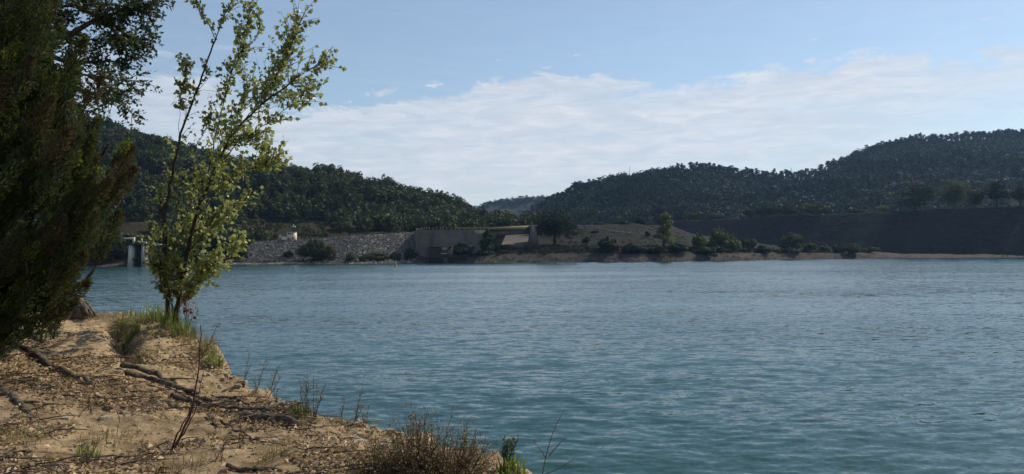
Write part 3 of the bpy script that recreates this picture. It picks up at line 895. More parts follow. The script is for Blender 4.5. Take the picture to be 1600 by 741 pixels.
# ------------------------------------------------------------------ spillway wall, bridge and pier
def spillway():
    # curved retaining wall: plan line in pixel columns and depth beyond the waterline
    px = np.array([648, 650, 656, 668, 690, 715, 740, 762, 768])
    ds = np.array([30, 14, 7, 4.8, 4.6, 5.6, 7.2, 9.5, 10.])
    t = np.linspace(0, 1, 60)
    tt = np.linspace(0, 1, len(px))
    pxi = np.interp(t, tt, px); dsi = np.interp(t, tt, ds)
    for _ in range(3):
        pxi[1:-1] = (pxi[:-2] + pxi[1:-1] * 2 + pxi[2:]) / 4; dsi[1:-1] = (dsi[:-2] + dsi[1:-1] * 2 + dsi[2:]) / 4
    d = dw(pxi) + dsi
    ytop = tab(pxi, [(640, 359.5), (700, 360), (768, 359.5)])
    base = far_at(706, 5)
    e = empty('spillway_wall', base, 'curved brown grey concrete retaining wall of the spillway at the water', 'wall')
    p = P(pxi, np.full_like(pxi, 390.), d)
    zt = zpix(pxi, ytop, d)
    zt = 0 * zt + np.mean(zt)
    dirp = np.gradient(p[:, :2], axis=0); dirp /= np.linalg.norm(dirp, axis=1)[:, None]
    nb = np.stack([-dirp[:, 1], dirp[:, 0]], -1)
    rows = [np.stack([p[:, 0], p[:, 1], np.full(60, -1.2)], -1), np.stack([p[:, 0], p[:, 1], zt], -1),
            np.stack([p[:, 0] + nb[:, 0] * .9, p[:, 1] + nb[:, 1] * .9, zt + .02], -1), np.stack([p[:, 0] + nb[:, 0] * .9, p[:, 1] + nb[:, 1] * .9, np.full(60, -1.2)], -1)]
    gm = Geo(); v, q = strip_mesh(rows); gm.add(v, q)
    part_mesh('wall_face', gm, [M['concrete']], e)
    # backfill behind the wall so that its top carries the road
    rows = [np.stack([p[:, 0] + nb[:, 0] * .95, p[:, 1] + nb[:, 1] * .95, zt - .3], -1), np.stack([p[:, 0] * 1.0 + nb[:, 0] * 14, p[:, 1] + 16, zt - .35], -1), np.stack([p[:, 0] + nb[:, 0] * 18, p[:, 1] + 60, zt - 1.5], -1)]
    gm = Geo(); v, q = strip_mesh(rows); gm.add(v, q)
    part_mesh('backfill', gm, [M['roof']], e)
    # low inlet block at the foot, with a pale ledge and a dark mouth
    def at(x, y, dd): return P(x, y, dw(x) + dd)
    c0 = at(688, 405, -3.0)
    gm = Geo(); w = 36 / FPX * c0[1]
    zl = zpix(688, 385.5, c0[1])
    gm.add(*box_geo((c0[0], c0[1] + 3.5, (zl - 1.2) / 2), (w, 7.0, zl + 1.2)))
    part_mesh('inlet_block', gm, [M['concrete_dark']], e)
    gm = Geo(); gm.add(*box_geo((c0[0], c0[1] + 3.3, zl + .15), (w + .5, 7.6, .3)))
    part_mesh('inlet_ledge', gm, [M['concrete']], e)
    c1 = at(696, 405, -3.2)
    gm = Geo(); gm.add(*box_geo((c1[0], c1[1] - .12, .8), (1.9, .5, 2.8)))
    part_mesh('inlet_mouth', gm, [M['dark_metal']], e)
    c1 = at(695, 389, -3.2)
    gm = Geo(); gm.add(*box_geo((c1[0], c1[1] - .1, c1[2]), (2.0, .6, 1.0))); gm.add(*box_geo((c1[0] - .4, c1[1] - .1, c1[2] - 2.0), (2.6, .5, .5)))
    part_mesh('gate_gear', gm, [M['concrete_pale']], e)
    # posts along the wall top: a railing of bare posts, then with rails
    rail = empty('guard_rail', (p[10, 0], p[10, 1], zt[0]), 'row of faded yellow railing posts along the spillway wall top', 'railing')
    idx = np.linspace(2, 58, 30).astype(int)
    rg = np.random.default_rng(3)
    for k, i in enumerate(idx):
        h = rg.choice([1.05, 1.3, 1.0, .75]) if pxi[i] < 712 else 1.15
        gm = Geo(); gm.add(*box_geo((p[i, 0] + nb[i, 0] * .45, p[i, 1] + nb[i, 1] * .45, zt[i] + h / 2), (.22, .22, h)))
        part_mesh('post', gm, [M['yellow']], rail)
    sel = [i for i in idx if pxi[i] > 710]
    for hz in (0.55, 1.08):
        pts = np.stack([p[sel, 0] + nb[sel, 0] * .45, p[sel, 1] + nb[sel, 1] * .45, zt[sel] + hz], -1)
        gm = Geo(); gm.add(*tube(pts, .09, 6))
        part_mesh('rail', gm, [M['yellow']], rail)
    # bridge over the chute
    zdeck = zt[-1]
    a = p[-2]; dA = d[-2]
    db = dw(830) + 30
    b = P(830., 390., db)
    zb = zpix(830, 356.5, db)
    br = empty('footbridge', ((a[0] + b[0]) / 2, (a[1] + b[1]) / 2, zdeck - 2), 'flat concrete bridge with faded yellow railing crossing the spillway chute', 'bridge')
    ang = math.atan2(b[1] - a[1], b[0] - a[0]); Lb = math.hypot(b[0] - a[0], b[1] - a[1])
    cx, cy = (a[0] + b[0]) / 2, (a[1] + b[1]) / 2
    tilt = (zb - zdeck) / Lb
    def beam(off, z, sx, sy, sz, mat, nm, parent):
        gm = Geo(); v, q = box_geo((0, 0, 0), (sx, sy, sz))
        v[:, 2] += v[:, 0] * tilt
        cs, sn = math.cos(ang), math.sin(ang)
        x = v[:, 0] * cs - (v[:, 1] + off) * sn + cx; y = v[:, 0] * sn + (v[:, 1] + off) * cs + cy
        gm.add(np.stack([x, y, v[:, 2] + z], -1), q)
        return part_mesh(nm, gm, [mat], parent)
    zm = (zdeck + zb) / 2
    beam(3, zm - .2, Lb + 1, 7.2, .5, M['concrete_dark'], 'deck', br)
    beam(0.35, zm - 1.6, Lb + .2, .6, 2.3, M['concrete'], 'girder', br)
    beam(5.6, zm - 1.6, Lb + .2, .6, 2.3, M['concrete'], 'girder', br)
    beam(-.3, zm + 1.25, Lb, .12, .12, M['yellow'], 'rail', br)
    beam(-.3, zm + .72, Lb, .10, .7, M['yellow'], 'rail', br)
    for k in range(15):
        f = (k + .5) / 15 - .5
        gm = Geo()
        x = cx + f * Lb * math.cos(ang) + .3 * math.sin(ang); y = cy + f * Lb * math.sin(ang) - .3 * math.cos(ang)
        gm.add(*box_geo((x, y, zm + f * Lb * tilt + .65), (.16, .16, 1.3), ang))
        part_mesh('post', gm, [M['yellow']], br)
    # chute floor seen under the bridge, and a low wall in front
    ch = empty('spillway_chute', far_at(795, 50), 'sloping pale concrete spillway channel seen under the bridge', 'channel')
    x0, x1 = 757, 832
    r0 = P(np.array([x0, x1 - 2.]), np.array([390., 390.]), np.array([dw(x0) + 24, dw(x1) + 24]))
    z0 = zpix(795, 384, dw(795) + 24); z1 = zpix(795, 366, dw(795) + 75)
    r1 = P(np.array([x0 + 4., x1 - 6.]), np.array([390., 390.]), np.array([dw(x0) + 75, dw(x1) + 75]))
    rows = [np.array([[*r0[0, :2], z0], [*r0[1, :2], z0]]), np.array([[*r1[0, :2], z1], [*r1[1, :2], z1]])]
    r2 = r1.copy(); r2[:, 1] += .5
    rows.append(np.array([[*r2[0, :2], z1 + .8], [*r2[1, :2], z1 + .8]]))
    gm = Geo(); v, q = strip_mesh(rows); gm.add(v, q)
    part_mesh('chute_floor', gm, [M['concrete']], ch)
    gm = Geo(); w = (r0[1, 0] - r0[0, 0])
    gm.add(*box_geo(((r0[0, 0] + r0[1, 0]) / 2, r0[0, 1] - .8, z0 - 1.5), (w, .8, 3.6)))
    part_mesh('sill_wall', gm, [M['concrete_dark']], ch)
    # sloped end pier left of the opening
    gm = Geo()
    pa = P(766., 390., dw(766) + 22); zs = z0 - 1
    v, q = box_geo((0, 0, 0), (1, 1, 1))
    top = np.array([pa[0] - 1, pa[0] + 7.2]); bot = np.array([pa[0] - 1, pa[0] + 4.4])
    zz = zm - 2.6
    v = np.array([[bot[0], pa[1], zs], [bot[1], pa[1], zs], [bot[1], pa[1] + 9, zs], [bot[0], pa[1] + 9, zs], [top[0], pa[1], zz], [top[1], pa[1], zz], [top[1], pa[1] + 9, zz], [top[0], pa[1] + 9, zz]])
    gm.add(v, q); part_mesh('abutment', gm, [M['concrete']], ch)
    # right hand pier: tapering buttress
    dp = dw(836) + 26
    l, r = P(829., 390., dp)[0], P(842., 390., dp)[0]
    zb0, zt0 = zpix(836, 386, dp) - 1, zpix(836, 353, dp)
    y = P(836., 390., dp)[1]
    v = np.array([[l - 1.3, y - 2, zb0], [r + .4, y - .5, zb0], [r + .4, y + 14, zb0], [l - 1.3, y + 14, zb0], [l, y, zt0], [r - 1.5, y + .5, zt0], [r - 1.5, y + 14, zt0], [l, y + 14, zt0]])
    pe = empty('bridge_pier', ((l + r) / 2, y, zb0 + 1), 'tapering concrete pier at the right end of the bridge beside the round tree', 'pier')
    gm = Geo(); gm.add(v, q); part_mesh('buttress', gm, [M['concrete']], pe)
    gm = Geo(); gm.add(*box_geo(((l + r) / 2 - .4, y + 7, zt0 + .2), (r - l - .6, 13.4, .4))); part_mesh('coping', gm, [M['concrete_pale']], pe)
    gm = Geo(); gm.add(*box_geo((l + .6, y + 1, zt0 + 1.1), (.4, .4, 1.5))); part_mesh('post', gm, [M['yellow']], pe)
spillway()

# ------------------------------------------------------------------ intake tower on the left shore
def intake_tower():
    d0 = dw(212) - 1.0
    s = d0 / FPX                                   # metres per photograph pixel there
    def X(px): return P(px, 390., d0)[0]
    def Z(py, px=212): return zpix(px, py, d0)
    y = P(212., 390., d0)[1]
    e = empty('intake_tower', (X(212), y, 0), 'concrete intake tower on two legs standing in the water by the left shore', 'tower')
    q8 = box_geo((0, 0, 0), (1, 1, 1))[1]
    def leg(x0t, x1t, x0b, x1b, dep, mat):
        zt, zb = Z(383), -1.5
        v = np.array([[x0b, y, zb], [x1b, y, zb], [x1b, y + dep, zb], [x0b, y + dep, zb], [x0t, y, zt], [x1t, y, zt], [x1t, y + dep, zt], [x0t, y + dep, zt]])
        gm = Geo(); gm.add(v, q8); return part_mesh('leg', gm, [mat], e)
    leg(X(201.3), X(207.3), X(198.6), X(205), 5.0, M['concrete_light'])
    leg(X(220.8), X(224.3), X(220.4), X(224.3), 5.0, M['concrete_pale'])
    gm = Geo(); gm.add(*box_geo((X(213.5), y + 4.2, (Z(383) - 1.5) / 2), (X(220.6) - X(206.6), .8, Z(383) + 1.5))); part_mesh('back_wall', gm, [M['concrete_dark']], e)
    for px in (209.5, 213.2, 217):
        gm = Geo(); gm.add(*tube([(X(px), y + 2.0, -1), (X(px), y + 2.0, Z(383))], .14, 6)); part_mesh('guide_rail', gm, [M['dark_metal']], e)
    gm = Geo(); gm.add(*box_geo((X(212.3), y + .6, Z(405)), (X(224) - X(200.4), 1.0, .45))); part_mesh('cross_beam', gm, [M['concrete_dark']], e)
    gm = Geo(); gm.add(*box_geo((X(214), y + 2.4, Z(381.6)), (X(226.6) - X(201), 6.4, .55))); part_mesh('deck', gm, [M['concrete_dark']], e)
    gm = Geo(); gm.add(*box_geo((X(207.2), y + 1, (Z(381) + Z(371)) / 2), (X(208.5) - X(206), .75, Z(371) - Z(381)))); gm.add(*box_geo((X(200.3), y + 1, Z(372.4)), (X(208.5) - X(192.3), .9, .62)))
    part_mesh('gantry', gm, [M['cream']], e)
    gm = Geo(); gm.add(*box_geo((X(215.8), y + 3, (Z(380) + Z(368)) / 2), (.5, .5, Z(368) - Z(380)))); part_mesh('mast', gm, [M['cream']], e)
    gm = Geo(); gm.add(*box_geo((X(215.5), y + 1.6, Z(379)), (X(221) - X(210.3), 2.6, .9))); part_mesh('winch_housing', gm, [M['dark_metal']], e)
    gm = Geo(); gm.add(*box_geo((X(215.5), y + .2, Z(377.6)), (X(221) - X(210), .1, .22))); gm.add(*box_geo((X(215.5), y + .2, Z(378.8)), (X(221) - X(210), .08, .1)))
    for px in (210.2, 212.8, 215.5, 218, 220.8): gm.add(*box_geo((X(px), y + .2, Z(379.2)), (.08, .08, .9)))
    part_mesh('railing', gm, [M['teal_metal']], e)
    gm = Geo()
    th = np.linspace(0, 1, 6)
    gm.add(*tube([(X(225), y + 1.5, Z(381)), (X(225), y + 1.5, Z(378.4)), (X(225), y + 1.5, Z(377.4))], [.5, .5, .3], 10))
    part_mesh('tank', gm, [M['white']], e)
    b = far_at(244, 12)
    gw = empty('tower_walkway', (X(234), y + 5, Z(383)), 'pale concrete walkway leading from the intake tower deck to the shore', 'walkway')
    gm = Geo(); L = X(246) - X(226.7)
    gm.add(*box_geo((X(226.7) + L / 2, y + 3.2, Z(382.5)), (L, 1.8, .5))); part_mesh('slab', gm, [M['concrete_pale']], gw)
    gm = Geo(); gm.add(*box_geo((X(226.7) + L / 2, y + 2.35, Z(381.2)), (L, .08, .08)))
    for k in range(5): gm.add(*box_geo((X(227.5) + L * k / 5, y + 2.35, Z(381.8)), (.08, .08, .9)))
    part_mesh('railing', gm, [M['teal_metal']], gw)
intake_tower()

# ------------------------------------------------------------------ gauge house on the dam crest
def gauge_house():
    d0 = dw(454) + 26
    def X(px): return P(px, 390., d0)[0]
    def Z(py): return zpix(454, py, d0)
    y = P(454., 390., d0)[1]
    zb = Z(376.4)
    e = empty('small_house', (X(452), y, zb), 'small cream two storey hut with dark upper windows on the rockfill dam', 'house')
    def bx(nm, x0, x1, y0, y1, dep, mat, dy=0.0, parent=e):
        gm = Geo(); gm.add(*box_geo(((X(x0) + X(x1)) / 2, y + dy + dep / 2, (Z(y0) + Z(y1)) / 2), (X(x1) - X(x0), dep, Z(y0) - Z(y1))))
        return part_mesh(nm, gm, [mat], parent)
    bx('wall', 448.4, 460, 376.4, 363.2, 4.2, M['cream'])
    bx('annex_wall', 439.2, 448.35, 376.4, 369.2, 3.6, M['cream'], .4)
    bx('roof', 447.9, 460.6, 363.1, 362.3, 4.8, M['roof'], -.3)
    bx('annex_roof', 438.8, 448.3, 369.1, 368.5, 4.1, M['roof'], .2)
    for k in range(3):
        w = bx('window', 449.7 + k * 3.1, 452.4 + k * 3.1, 366.8, 363.9, .1, M['white'], -.06)
        bx('pane', 449.95 + k * 3.1, 452.15 + k * 3.1, 366.5, 364.2, .1, M['dark_glass'], -.1, w)
    w = bx('window', 456.2, 459.2, 374.2, 371.2, .1, M['white'], -.06)
    bx('pane', 456.5, 458.9, 373.9, 371.5, .1, M['dark_glass'], -.1, w)
    bx('door', 450.2, 452.0, 376.4, 371.6, .1, M['dark_glass'], -.06)
    bx('garage_door', 440.2, 447.2, 376.4, 371.6, .1, M['white'], .34)
    bx('band', 448.3, 460.1, 368.6, 367.9, .12, M['white'], -.08)
    gm = Geo(); xx = X(436)
    pe = empty('stone_post', (xx, y + 1, zb), 'short pale post standing beside the small cream hut', 'post')
    gm.add(*box_geo((xx, y + 1, zb + 1.2), (.45, .45, 2.4))); gm.add(*box_geo((xx, y + 1, zb + 2.5), (.6, .6, .2)))
    part_mesh('shaft', gm, [M['concrete_pale']], pe)
    # little white monument higher on the slope
    s = LH.at(np.array([459.]), np.array([0.26]))[0]
    best = min(np.linspace(.02, .5, 200), key=lambda q: abs(proj(LH.at(np.array([459.]), np.array([q]))[0])[1] - 355))
    s = LH.at(np.array([459.]), np.array([best]))[0]
    e2 = empty('white_marker', s, 'white stepped marker stone on the scrubby slope above the hut', 'marker')
    gm = Geo(); gm.add(*box_geo(s + np.array([0, 0, .2]), (2.2, 1.0, .4))); part_mesh('plinth', gm, [M['white']], e2)
    gm = Geo(); v, q = tube([s + np.array([-.2, 0, .4]), s + np.array([-.2, 0, 1.0]), s + np.array([-.2, 0, 1.5])], [.32, .25, .10], 8); gm.add(v, q); part_mesh('shaft', gm, [M['white']], e2)
gauge_house()

# ------------------------------------------------------------------ buoy
def buoy():
    c = at_z(618, 417.4)
    e = empty('buoy', c, 'small pale conical buoy floating in front of the spillway', 'buoy')
    def lathe(prof, mat, nm):
        prof = np.array(prof); th = np.linspace(0, 2 * np.pi, 17)[:-1]
        v = np.stack([c[0] + prof[:, :1] * np.cos(th), c[1] + prof[:, :1] * np.sin(th), c[2] + np.repeat(prof[:, 1:], 16, 1)], -1).reshape(-1, 3)
        i = np.arange(len(prof) - 1)[:, None] * 16; j = np.arange(16)[None]
        q = np.stack([i + j, i + (j + 1) % 16, i + 16 + (j + 1) % 16, i + 16 + j], -1).reshape(-1, 4)
        gm = Geo(); gm.add(v, q); part_mesh(nm, gm, [mat], e, True)
    lathe([(.01, -.4), (.5, -.3), (.58, 0), (.56, .16), (.45, .24), (.01, .25)], M['concrete_pale'], 'float')
    lathe([(.36, .25), (.33, .5), (.30, .9), (.24, 1.25), (.1, 1.35), (.01, 1.36)], M['yellow'], 'body')
    lathe([(.06, 1.35), (.14, 1.45), (.14, 1.62), (.05, 1.7), (.01, 1.71)], M['white'], 'top_mark')
buoy()

# ------------------------------------------------------------------ trees and shrubs of the far shore
def shore_tree(name, x, w, ytop, ybase, dd, mat, label, cat, kind='shrub', seed=0, group=None, base=None, t0=0.5, nf=None):
    rg = np.random.default_rng(500 + seed)
    b = far_at(x, dd) if base is None else np.asarray(base, float)
    d = b[1]
    # put the foot on the ground and give it the height that the top needs
    zt = zpix(x, ytop, d); w = w * {'cone': 1.1, 'round': 1.06}.get(kind, 1.2)
    h = max(0.8, zt - b[2]); r = w / FPX * d / 2
    b = b - np.array([0, 0, .15])
    e = empty(name, b, label, cat, group)
    nf = nf or int(min(9000, 500 + w * 115))
    size = max(.26, min(.62, r * .17))
    gt, gc = Geo(), Geo()
    if kind == 'shrub':
        for k in range(5):
            a = rg.uniform(0, 6.28); q = np.array([math.cos(a), math.sin(a), 0]) * r * rg.uniform(.2, .6)
            gt.add(*tube([b, b + q * .5 + np.array([0, 0, h * .35]), b + q + np.array([0, 0, h * rg.uniform(.6, .8)])], [.09, .06, .03], 4))
        crown(gc, b + np.array([0, 0, h * .42]), (r * .95, r * .95, h * .46), 14, nf, size, rg, 0, t0, lo=-.5, lobe_r=(.22, .55))
        for k in range(max(6, int(w / 2.2))):   # shoots that break the outline
            a = rg.uniform(0, 6.28); rr = r * rg.uniform(0, .95)
            crown(gc, b + np.array([math.cos(a) * rr, math.sin(a) * rr, h * (rg.uniform(.66, .97) - .3 * rr / r)]), (r * .10, r * .10, h * .17), 3, nf // 34, size * .6, rg, 0, t0)
        nm = 'foliage', 'stem'
    elif kind == 'cone':
        gt.add(*tube([b, b + np.array([0, 0, h * .5]), b + np.array([.1, 0, h * .9])], [.2, .12, .04], 6))
        for k in range(9):
            f = k / 8
            crown(gc, b + np.array([rg.normal(0, r * .12), rg.normal(0, r * .12), h * (.14 + .8 * f)]), (r * (1.0 - .82 * f), r * (1.0 - .82 * f), h * .13), 5, nf // 9, size, rg, 0, t0)
        nm = 'crown', 'trunk'
    elif kind == 'tall':
        trunk(gt, h * .8, r * .1, rg, 0, base=b, limbs=6, crown_r=r, lean=.03)
        for k in range(7):
            f = k / 6
            crown(gc, b + np.array([rg.normal(0, r * .22), rg.normal(0, r * .22), h * (.16 + .74 * f)]), (r * (.85 - .3 * f), r * (.85 - .3 * f), h * .13), 6, nf // 7, size, rg, 0, t0)
        nm = 'crown', 'trunk'
    elif kind == 'round':
        trunk(gt, h * .6, r * .055, rg, 0, base=b, limbs=9, crown_r=r * 1.0, lean=.04)
        crown(gc, b + np.array([0, 0, h * .56]), (r * .98, r * .98, h * .45), 46, int(nf * .9), size, rg, 0, t0, lo=-.95, lobe_r=(.26, .42))
        for k in range(14):
            a = rg.uniform(0, 6.28); rr = r * rg.uniform(.45, .95)
            crown(gc, b + np.array([math.cos(a) * rr, math.sin(a) * rr, h * rg.uniform(.24, .75)]), (r * .27, r * .27, h * .15), 4, nf // 40, size * .8, rg, 0, t0)
        nm = 'crown', 'trunk'
    elif kind == 'pine':
        trunk(gt, h * .85, r * .06, rg, 0, base=b, limbs=8, crown_r=r * .8, lean=.04)
        for k in range(11):
            a = rg.uniform(0, 6.28); rr = r * rg.uniform(0, .72); zz = h * (rg.uniform(.42, .92) - .2 * (rr / r))
            crown(gc, b + np.array([math.cos(a) * rr, math.sin(a) * rr, zz]), (r * .46, r * .46, h * .14), 6, nf // 11, size, rg, 0, t0)
        nm = 'crown', 'trunk'
    part_mesh(nm[0], gc, [mat], e)
    part_mesh(nm[1], gt, [M['bark']], e)
    return e

def undergrowth():
    rg = np.random.default_rng(47); gm = Geo()
    for k in range(420):
        u = rg.uniform()
        if u < .62: x, dd = rg.uniform(850, 1350), rg.normal(13, 3.5)
        elif u < .8: x, dd = rg.uniform(700, 860), rg.normal(11, 3)
        elif u < .86: x, dd = rg.uniform(470, 650), rg.uniform(5, 11)
        else: x, dd = rg.uniform(880, 1100), rg.normal(16, 3)
        if dd < 6: continue
        b = far_at(x, dd); r = rg.uniform(.7, 1.9); h = rg.uniform(.7, 2.0)
        crown(gm, b + np.array([0, 0, h * .4]), (r, r, h * .6), 4, 46, .5, rg, 0, rg.uniform(.1, .7))
    for k in range(420):
        x, dd = rg.uniform(862, 1075), rg.uniform(18, 112)
        b = far_at(x, dd); r = rg.uniform(.25, .9); h = rg.uniform(.2, .7)
        crown(gm, b + np.array([0, 0, h * .3]), (r, r, h * .6), 3, 18, .35, rg, 1, rg.uniform(.0, .6))
    for k in range(160):
        x, dd = rg.uniform(400, 650), rg.uniform(5, 10)
        b = far_at(x, dd); r = rg.uniform(.3, .9); h = rg.uniform(.2, .8)
        crown(gm, b + np.array([0, 0, h * .3]), (r, r, h * .6), 3, 20, .35, rg, 1, rg.uniform(.0, .6))
    o = link('undergrowth', gm.mesh('undergrowth', [M['dark_leaf'], M['scrub_leaf']])); tag(o, 'dark brambles and low scrub running along the top of the far bank', 'undergrowth', kind='stuff')
undergrowth()
D, Wm, Gm, Ol = M['dark_leaf'], M['willow_leaf'], M['grey_leaf'], M['oak_leaf']
ST = [
 ('round_tree', 867, 74, 322, 384, 34, D, 'broad dark round tree standing alone right of the bridge pier', 'tree', 'round', ),
 ('shrub', 721, 36, 378, 402, 6, Ol, 'rounded green shrub in front of the middle of the spillway wall', 'shrub', 'shrub'),
 ('small_tree', 759, 36, 360, 398, 9, Ol, 'pointed dark green small tree before the left end of the bridge', 'tree', 'cone'),
 ('shrub', 492, 44, 372, 406, 6, Gm, 'wispy grey green bush growing in front of the rockfill dam', 'shrub', 'shrub'),
 ('shrub', 513, 22, 382, 404, 6, Gm, 'smaller bush against the right side of the wispy grey bush', 'shrub', 'shrub'),
 ('shrub', 452, 16, 389, 398, 12, Ol, 'low green bush halfway up the left part of the rockfill dam', 'shrub', 'shrub'),
 ('shrub', 397, 12, 367, 378, 30, M['lime_leaf'], 'small lime green bush at the left top corner of the rockfill dam', 'shrub', 'shrub'),
 ('shrub', 548, 14, 394, 405, 5, Gm, 'low olive bush on the beach strip, leftmost of the beach bushes', 'shrub', 'shrub'),
 ('shrub', 566, 11, 397, 405, 5, Ol, 'smallest dark bush on the beach strip below the rockfill dam', 'shrub', 'shrub'),
 ('shrub', 588, 36, 393, 402, 9, Gm, 'long low olive thicket along the foot of the rockfill dam', 'shrub', 'shrub'),
 ('shrub', 618, 15, 391, 402, 6, Gm, 'pale olive bush on the beach strip above the buoy', 'shrub', 'shrub'),
 ('shrub', 640, 17, 387, 400, 9, Ol, 'dark bush at the left foot of the spillway wall', 'shrub', 'shrub'),
 ('shrub', 948, 30, 369, 401, 9, D, 'dense dark bush on the shore, widest bush below the grassy knoll', 'shrub', 'shrub'),
 ('shrub', 915, 11, 367, 386, 26, D, 'thin dark bush on the grass between round tree and dense dark bush', 'shrub', 'shrub'),
 ('shrub', 930, 12, 360, 366, 75, D, 'low dark bush beside the path high on the grassy knoll', 'shrub', 'shrub'),
 ('shrub', 988, 38, 380, 396, 10, D, 'low dark hedge like bush left of the pale poplar foot', 'shrub', 'shrub'),
 ('shrub', 1024, 40, 382, 397, 9, D, 'low blackish bush spread under the pale poplar', 'shrub', 'shrub'),
 ('shrub', 1055, 30, 378, 396, 10, D, 'low dark bush just right of the pale poplar', 'shrub', 'shrub'),
 ('pale_poplar', 1037, 29, 333, 381, 24, Wm, 'pale green upright poplar standing alone on the far shore', 'tree', 'tall'),
 ('willow_shrub', 1094, 24, 361, 394, 14, Wm, 'pale willow bush, leftmost of the three joined at the dam foot', 'shrub', 'shrub'),
 ('willow_shrub', 1121, 36, 354, 395, 13, Wm, 'pale willow bush, tallest of the three joined at the dam foot', 'shrub', 'shrub'),
 ('willow_shrub', 1145, 22, 365, 395, 12, Wm, 'pale willow bush, rightmost of the three joined at the dam foot', 'shrub', 'shrub'),
 ('shrub', 1098, 40, 386, 401, 7, D, 'low dark bush below the three pale willow bushes', 'shrub', 'shrub'),
 ('willow_shrub', 1169, 21, 368, 391, 17, Gm, 'small grey green bush alone before the left part of the dark dam', 'shrub', 'shrub'),
 ('shrub', 1190, 26, 383, 394, 11, D, 'low dark bush between two grey green bushes before the dam', 'shrub', 'shrub'),
 ('willow_shrub', 1236, 42, 363, 396, 12, Gm, 'large rounded grey green bush before the middle of the dark dam', 'shrub', 'shrub'),
 ('willow_shrub', 1266, 19, 376, 396, 12, Gm, 'smaller bush touching the right side of the large rounded bush', 'shrub', 'shrub'),
 ('willow_shrub', 1289, 18, 380, 396, 12, Wm, 'small yellowish bush on the bank before the dark dam', 'shrub', 'shrub'),
 ('willow_shrub', 1308, 20, 381, 395, 12, Gm, 'low grey bush just left of the last upright bush on the bank', 'shrub', 'shrub'),
 ('willow_shrub', 1332, 28, 376, 402, 6, Gm, 'olive bush at the water edge, last upright one before the beach', 'shrub', 'shrub'),
 ('shrub', 1361, 24, 384, 394, 14, Gm, 'flat sparse bush at the left end of the long beach', 'shrub', 'shrub'),
 ('shrub', 686, 14, 396, 404, 3, D, 'tiny dark bush by the inlet block at the spillway foot', 'shrub', 'shrub'),
 ('shore_oak', 176, 42, 368, 411, 8, D, 'dark oak on the shore left of the intake tower', 'tree', 'round'),
 ('shore_oak', 236, 34, 378, 412, 6, D, 'dark oak on the shore right of the intake tower, under the walkway', 'tree', 'round'),
 ('shore_oak', 292, 44, 372, 412, 8, D, 'dark shore oak half hidden behind the leaning poplar', 'tree', 'round'),
 ('shore_oak', 345, 50, 362, 411, 10, D, 'large dark shore oak right of the poplar, at the end of the dam', 'tree', 'round'),
 ('shore_oak', 372, 26, 380, 410, 8, D, 'small dark oak at the left foot of the rockfill dam', 'tree', 'round'),
 ('shore_oak', 130, 46, 366, 413, 9, D, 'dark oak on the left shore, mostly behind the heather bush', 'tree', 'round'),
]
for k, s in enumerate(ST):
    shore_tree(*s, seed=k)

def on_dam(px, back=6):
    """crest point of the stone dam at pixel column px"""
    k = (px - 800) / FPX
    # A + t*dir : x = k*y
    t = (k * DAM_A[1] - DAM_A[0]) / (DAM_DIR[0] - k * DAM_DIR[1])
    p = DAM_A + DAM_DIR * t - DAM_N * back
    return p
DT = [
 ('dam_pine', 1420, 68, 288, 12, D, 'broad dark pine behind the dam crest, largest of the dark ones', 'tree', 'pine', 0.4),
 ('dam_oak', 1478, 48, 276, 16, M['grey_leaf'], 'tall olive tree with an open crown behind the dam crest', 'tree', 'round', 0.15),
 ('dam_oak', 1513, 28, 292, 14, M['grey_leaf'], 'smaller olive tree right of the tall open crowned one on the dam', 'tree', 'round', 0.1),
 ('dam_pine', 1549, 44, 283, 12, D, 'dark upright pine between olive tree and rightmost pine on the dam', 'tree', 'pine', 0.4),
 ('dam_pine', 1586, 38, 287, 12, D, 'rightmost dark pine behind the dam crest at the photo edge', 'tree', 'pine', 0.4),
 ('dam_pine', 1632, 46, 284, 12, D, 'dark pine beyond the rightmost one on the dam', 'tree', 'pine', 0.4),
 ('shrub', 1373, 18, 319, 8, M['willow_leaf'], 'small yellow green bush left of the broad dark pine', 'shrub', 'shrub', 0.1),
 ('shrub', 1335, 30, 325, 8, M['oak_leaf'], 'very low bush on the middle of the dam crest', 'shrub', 'shrub', 0.3),
 ('dam_shrub', 1262, 46, 314, 9, M['oak_leaf'], 'long green thicket on the left half of the dam crest', 'shrub', 'shrub', 0.4),
 ('dam_shrub', 1222, 40, 316, 9, D, 'dark thicket joined to the left of the long green thicket', 'shrub', 'shrub', 0.5),
 ('dam_shrub', 1186, 36, 318, 9, D, 'dark rounded bush second from the left in the crest thicket row', 'shrub', 'shrub', 0.5),
 ('dam_shrub', 1162, 22, 323, 9, D, 'small dark bush at the left end of the crest thicket row', 'shrub', 'shrub', 0.5),
 ('dam_tree', 1104, 28, 329, 10, M['oak_leaf'], 'low tree with an uneven crown behind the left end of the dam', 'tree', 'shrub', 0.4),
 ('dam_tree', 1068, 32, 325, 14, M['oak_leaf'], 'rounded green tree right behind the pale poplar', 'tree', 'shrub', 0.5),
 ('dam_tree', 1032, 26, 318, 30, D, 'dark tall tree behind the pale poplar, left of the rounded one', 'tree', 'tall', 0.5),
]
for k, (nm, x, w, yt, bk, mt, lb, ct, kd, t0) in enumerate(DT):
    p = on_dam(x, bk) if x > 1045 else P(float(x), 390., 600.)[:2]
    z = zpix(x, tab(np.array([float(x)]), [(1000, 349), (1045, 347), (1060, 345), (1120, 343), (1240, 337), (1380, 331), (1500, 326), (1600, 322), (1900, 309)])[0], p[1] - bk)
    shore_tree(nm, x, w, yt, 0, 0, mt, lb, ct, kd, seed=100 + k, base=(p[0], p[1], z - .4 - .04 * bk), t0=t0)
